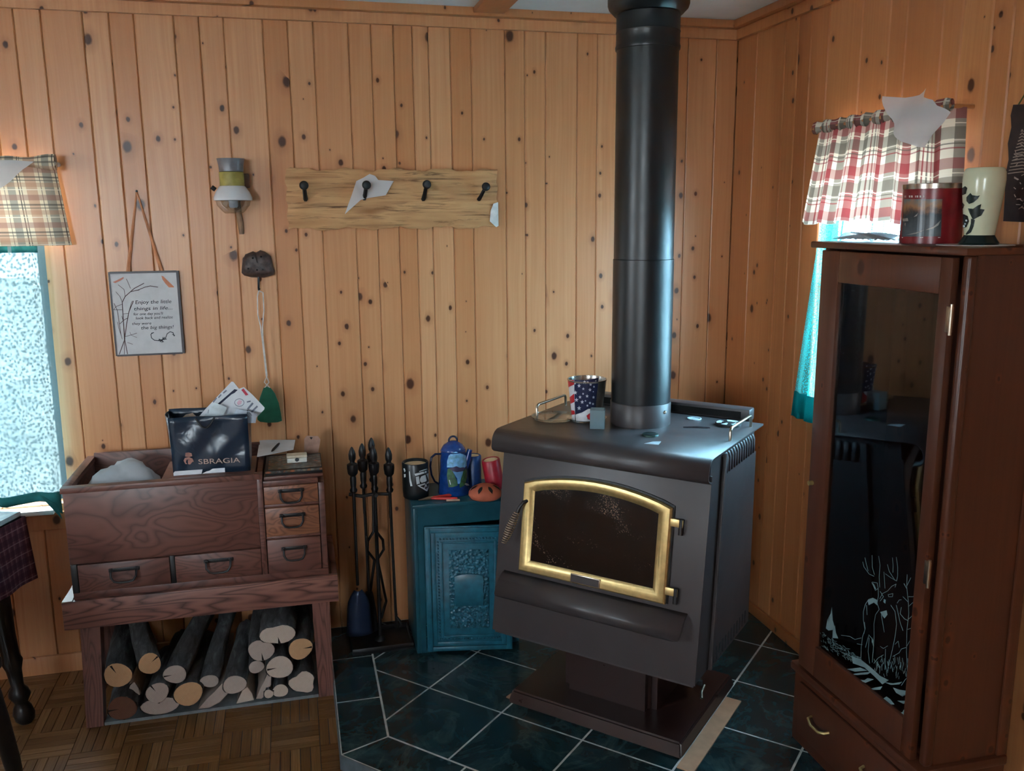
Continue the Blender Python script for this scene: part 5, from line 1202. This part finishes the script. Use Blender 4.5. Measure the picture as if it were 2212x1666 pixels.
tx = text('lettering', 'SBRAGIA', .0245, a, (b-a), (0, 0, 1), GOLD, bag, .0003, sx=1.0); xs = [v.co.x for v in tx.data.vertices]; kx = (b.x-a.x)/(max(xs)-min(xs)); mn = min(xs)
for v in tx.data.vertices: v.co.x = a.x+(v.co.x-mn)*kx
def em(x, y): return onY(360+x/6.144, 810+y/6.144, YF-.0085)-R
pl = [[(245,1085),(250,1035),(290,1030),(330,1040),(340,1080),(300,1090)], [(225,1140),(240,1105),(290,1090),(340,1110),(360,1150),(330,1160),(300,1125),(265,1125),(255,1160),(275,1185),(250,1185)], [(280,1130),(320,1130),(335,1165),(310,1190),(285,1185)]]
decal('lion_crest', pl, em, plain('crest_bronze', rgb(150, 104, 92), .5), bag)
# mail in the bag
def card(name, label, pts, y, lean, mat, deco):
    W_ = [onY(360+px/6.144, 810+py/6.144, y) for px, py in pts]
    t = tag(prism(name, W_, (0, .0016, 0), mat), label, 'mail', 'mail standing in the shopping bag')
    for nm, polys, m in deco: decal(nm, polys, lambda px, py: onY(360+px/6.144, 810+py/6.144, y-.0006), m, t)
    return t
card('envelope', 'tall white envelope leaning furthest left in the bag', [(390,600),(500,470),(860,90),(885,92),(960,185),(900,330),(560,720)], 3.085, 0, PAPER, [('address_print', stroke_polys([(620,360),(660,310)], 18)+stroke_polys([(690,300),(720,265)], 18)+stroke_polys([(755,240),(790,210)], 18), GREYINK), ('dark_band', [[(675,385),(900,190),(945,200),(930,225),(860,260),(700,400)]], NAVYINK)])
card('magazine', 'white brochure with red corner and round stamp in the bag', [(480,640),(960,185),(1025,162),(1140,265),(1300,435),(1295,460),(1160,600),(900,760)], 3.070, 0, PAPER, [('red_corner', [[(990,200),(1020,180),(1085,265),(1050,275)]], REDINK), ('round_stamp', stroke_polys([(965+62*math.cos(k*PI/8), 368+50*math.sin(k*PI/8)) for k in range(17)], 8), GREYINK), ('stamp_fill', [[(930,370),(960,335),(1000,345),(990,385),(950,405)]], plain('pink_ink', rgb(216, 176, 190), .6)), ('text_block', stroke_polys([(1080,450),(1140,380)], 26)+stroke_polys([(1130,490),(1200,420)], 24)+stroke_polys([(1070,360),(1110,350)], 18), GREYINK)])
card('folded_letter', 'small folded white letter at front of the bag', [(440,640),(590,400),(640,370),(800,430),(760,520),(700,650)], 3.045, 0, plain('letter_white', rgb(204, 214, 218), .6), [('letter_line', stroke_polys([(550,510),(556,465)], 8), GREYINK)])
card('newspaper_sheet', 'crumpled grey printed sheet on right side of the bag', [(820,640),(930,450),(1060,480),(1200,520),(1180,640)], 3.035, 0, plain('newsprint', rgb(186, 194, 204), .7), [('news_print', stroke_polys([(1060,520),(1090,560)], 8)+stroke_polys([(1100,500),(1130,540)], 8), GREYINK)])
card('brown_card', 'small tan card poking up at left of the bag', [(170,600),(250,530),(345,508),(400,560),(410,620)], 3.10, 0, plain('tan_card', rgb(196, 172, 152), .7), [])
# crumpled plastic bag in the bin
bm = bmesh.new(); bmesh.ops.create_icosphere(bm, subdivisions=4, radius=1)
for v in bm.verts:
    p = v.co.normalized(); n_ = .85+.07*math.sin(5*p.x+3*p.y)+.06*math.sin(8*p.y-4*p.z+1)+.05*abs(math.sin(9*p.z+7*p.x+2))+.05*abs(math.sin(13*p.x-9*p.y))+.04*abs(math.sin(19*p.y+15*p.x+4*p.z))
    v.co = Vector((p.x*n_*.125, p.y*n_*.10, max(-.10, p.z*n_*.125)))
bmesh.ops.translate(bm, verts=bm.verts[:], vec=Vector((-.585, 3.10, .770)))
tag(fromb('plastic_bag', bm, sheet_mat('clear_crumple', rgb(206, 214, 220), .45, .15), None, True), 'crumpled translucent plastic bag in the chest bin', 'plastic bag')
# things on the right part of the chest
TT = .8125
bkx = box('wooden_tray', -.131, .066, 2.972, 3.19, .8205, .832, CHEST, None, .0015); tag(bkx, 'dark wood board on the small drawers under pebble box', 'board')
pb = thing('pebble_box', 'flat black box with a printed picture of pebbles and fruit', 'box', (-.032, 3.085, .8324))
box('lid_box', -.093, .097, -.103, .097, 0, .017, BLACK, pb, .002)
PEB = N('pebble_print'); v_ = PEB.n('ShaderNodeTexVoronoi'); v_.inputs['Scale'].default_value = 75; PEB.put(v_.inputs['Vector'], PEB.obj()); c_ = PEB.ramp(PEB.sep(v_.outputs['Color'])[0], [(0, rgb(40, 44, 46)), (.35, rgb(96, 104, 106)), (.6, rgb(140, 144, 140)), (.75, rgb(96, 80, 50)), (.88, rgb(176, 96, 60)), (1, rgb(70, 90, 60))]); c_ = PEB.mix(PEB.math('MULTIPLY', v_.outputs['Distance'], .9), c_, rgb(16, 16, 18)); PEB = PEB.fin(c_, .35)
box('printed_top', -.083, .094, -.092, .09, .0172, .0178, PEB, pb); box('printed_edge', -.092, .0965, -.1036, -.1032, .009, .0165, PEB, pb)
nt = tag(prism('note_paper', [onZ(555, 988, .853), onZ(634, 972, .853), onZ(638, 951, .853), onZ(561, 951, .853)], (0, 0, .0012), PAPER), 'sheet of white note paper lying on pebble box', 'paper'); 
pb2 = tag(prism('notepad', [onZ(566, 982, .8505), onZ(632, 970, .8505), onZ(637, 953, .8505), onZ(566, 954, .8505)], (0, 0, .002), plain('navy_pad', rgb(24, 28, 44), .5)), 'thin dark notepad under the white note paper', 'notepad')
a, b = onZ(587, 975, .8592), onZ(603, 958, .8592)
tag(tube('ballpoint_pen', [a, a.lerp(b, .15), a.lerp(b, .85), b], [.0025, .0046, .0046, .003], BLACK, None, 8), 'black pen lying on the white note paper', 'pen')
q = onZ(642, 1000, .8504)
wt = thing('small_box', 'small cream tin box with a dark oval clasp', 'box', (q.x, q.y+.02, .8506))
box('box_base', -.034, .034, -.022, .022, 0, .017, plain('cream_tin', rgb(206, 206, 196), .4), wt, .004, 3); box('box_lid', -.035, .035, -.023, .023, .0175, .026, plain('cream_lid', rgb(196, 184, 162), .4), wt, .003, 3)
lathe('clasp', [(0, 0), (.007, 0), (.006, .002), (0, .0025)], plain('dark_oval', rgb(50, 56, 60), .4), wt, 16, (0, -.0243, .012), axis='Y')
hx = onY(672, 956, 3.19)
hg = thing('cardboard_tag', 'tan card with a small punched heart hole standing upright', 'card', (hx.x, 3.19, .8326))
def hgm(x, y): return onY(360+x/6.144, 810+y/6.144, 3.19)-Vector((hx.x, 3.19, .8326))
pts = [(1820,985),(1825,850),(1860,810),(2010,815),(2040,860),(2000,990),(1920,985)]
tm_ = [hgm(x, y) for x, y in pts]; tm_[0].z = tm_[-1].z = tm_[-2].z = .001
prism('card', tm_, (0, .003, 0), plain('tan_tag', rgb(170, 132, 114), .7), hg, .0005); decal('heart_hole', [[(1895,830),(1920,825),(1940,830),(1920,858)]], lambda x, y: hgm(x, y)+Vector((0, -.0006, 0)), BLACK, hg)
# white corner paper on the stand
tp3 = tag(prism('paper_corner', [(-.786, 2.951, .4662), (-.755, 2.951, .4662), (-.757, 2.99, .4662), (-.782, 3.075, .4662)], (0, 0, .002), WHITE), 'white paper corner showing at left end of the stand', 'paper')

# ================================================================ table at the left edge
DK = plain('black_turned_wood', rgb(24, 24, 26), .35)
tbx = thing('dining_table', 'dark table with turned leg and plaid cloth at left edge', 'table', (-1.30, 2.80, 0))
R = Vector((-1.30, 2.80, 0))
TZ2 = .755
cn = onZ(29, 1100, TZ2+.012)
A = [onZ(29, 1100, TZ2+.012), onZ(0, 1092, TZ2+.012)+Vector((-.25, .03, 0)), Vector((-1.75, 3.05, TZ2+.012)), Vector((-1.75, 2.45, TZ2+.012)), onZ(-20, 1150, TZ2+.012)]
top_poly = [(-.895, 3.02), (-1.20, 3.12), (-1.95, 3.12), (-1.95, .75), (-.99, .75), (-.955, 2.86)]  # unseen length toward the camera added to shade the lower-left wall
prism('table_top', [Vector((x, y, TZ2-.03))-R for x, y in top_poly], (0, 0, .025), DK, tbx, .004)
prism('glass_sheet', [Vector((x, y, TZ2-.0045))-R for x, y in top_poly], (0, 0, .015), plain('pale_glass_top', rgb(186, 206, 210), .12), tbx, .002)
def cloth(u, v):
    i = u*3; seg = [(-.968, 2.40), (-.955, 2.86), (-.893, 3.022), (-1.20, 3.122)]; k = min(2, int(i)); t = i-k
    x = seg[k][0]+(seg[k+1][0]-seg[k][0])*t; y = seg[k][1]+(seg[k+1][1]-seg[k][1])*t
    return Vector((x+.010+.012*v+.006*math.sin(20*u)*v, y-.004, TZ2-.006-.215*v))
tc = sheet('table_cloth', cloth, 36, 8, PLAID_C, None, .002, (.9, .22)); tag(tc, 'maroon plaid tablecloth hanging at the left edge', 'tablecloth')
prof = [(.0, 0), (.020, 0), (.030, .012), (.034, .035), (.028, .060), (.020, .075), (.024, .085), (.034, .105), (.030, .125), (.020, .14), (.024, .20), (.034, .235), (.028, .255), (.030, .33), (.040, .48), (.034, .60), (.030, .7235)]
def leg(x, y, dx, dy):
    bm = bmesh.new(); lathe_bm(bm, prof, 20)
    for v in bm.verts:
        q = v.co.z/.72; v.co.x += x+dx*q-R.x; v.co.y += y+dy*q-R.y
    fromb('leg', bm, DK, tbx, angle=50)
leg(-.968, 3.065, -.055, -.03); leg(-1.88, 3.03, 0, 0); leg(-1.88, .85, 0, 0); leg(-1.08, .85, 0, 0)
# splayed chair leg at the lower left
chh = thing('wooden_chair', 'dark wooden chair, only a splayed leg showing at lower left', 'chair', (-1.15, 2.35, 0))
R = Vector((-1.15, 2.35, 0))
P0, P1 = onZ(42, 1700, .0)+Vector((.0, .0, .001)), onY(-22, 1470, 2.62)
for (bx_, by_, tx_, ty_) in ((P0.x, P0.y, P1.x, P1.y-.02), (P0.x-.38, P0.y+.02, P1.x-.28, P1.y), (P0.x, P0.y-.38, P1.x-.02, P1.y-.30), (P0.x-.38, P0.y-.38, P1.x-.28, P1.y-.30)):
    a = Vector((bx_, by_, .001))-R; b = Vector((tx_, ty_, .415))-R
    bm = bmesh.new(); tube_bm(bm, [a, a.lerp(b, .25), a.lerp(b, .6), b], [.018, .024, .026, .024], 12); fromb('leg', bm, DK, chh, angle=50)
sx0, sx1, sy0, sy1 = P1.x-.31, P1.x+.03, P1.y-.35, P1.y+.03
box('seat', sx0+1.15, sx1+1.15, sy0-2.35, sy1-2.35, .4155, .45, DK, chh, .008)
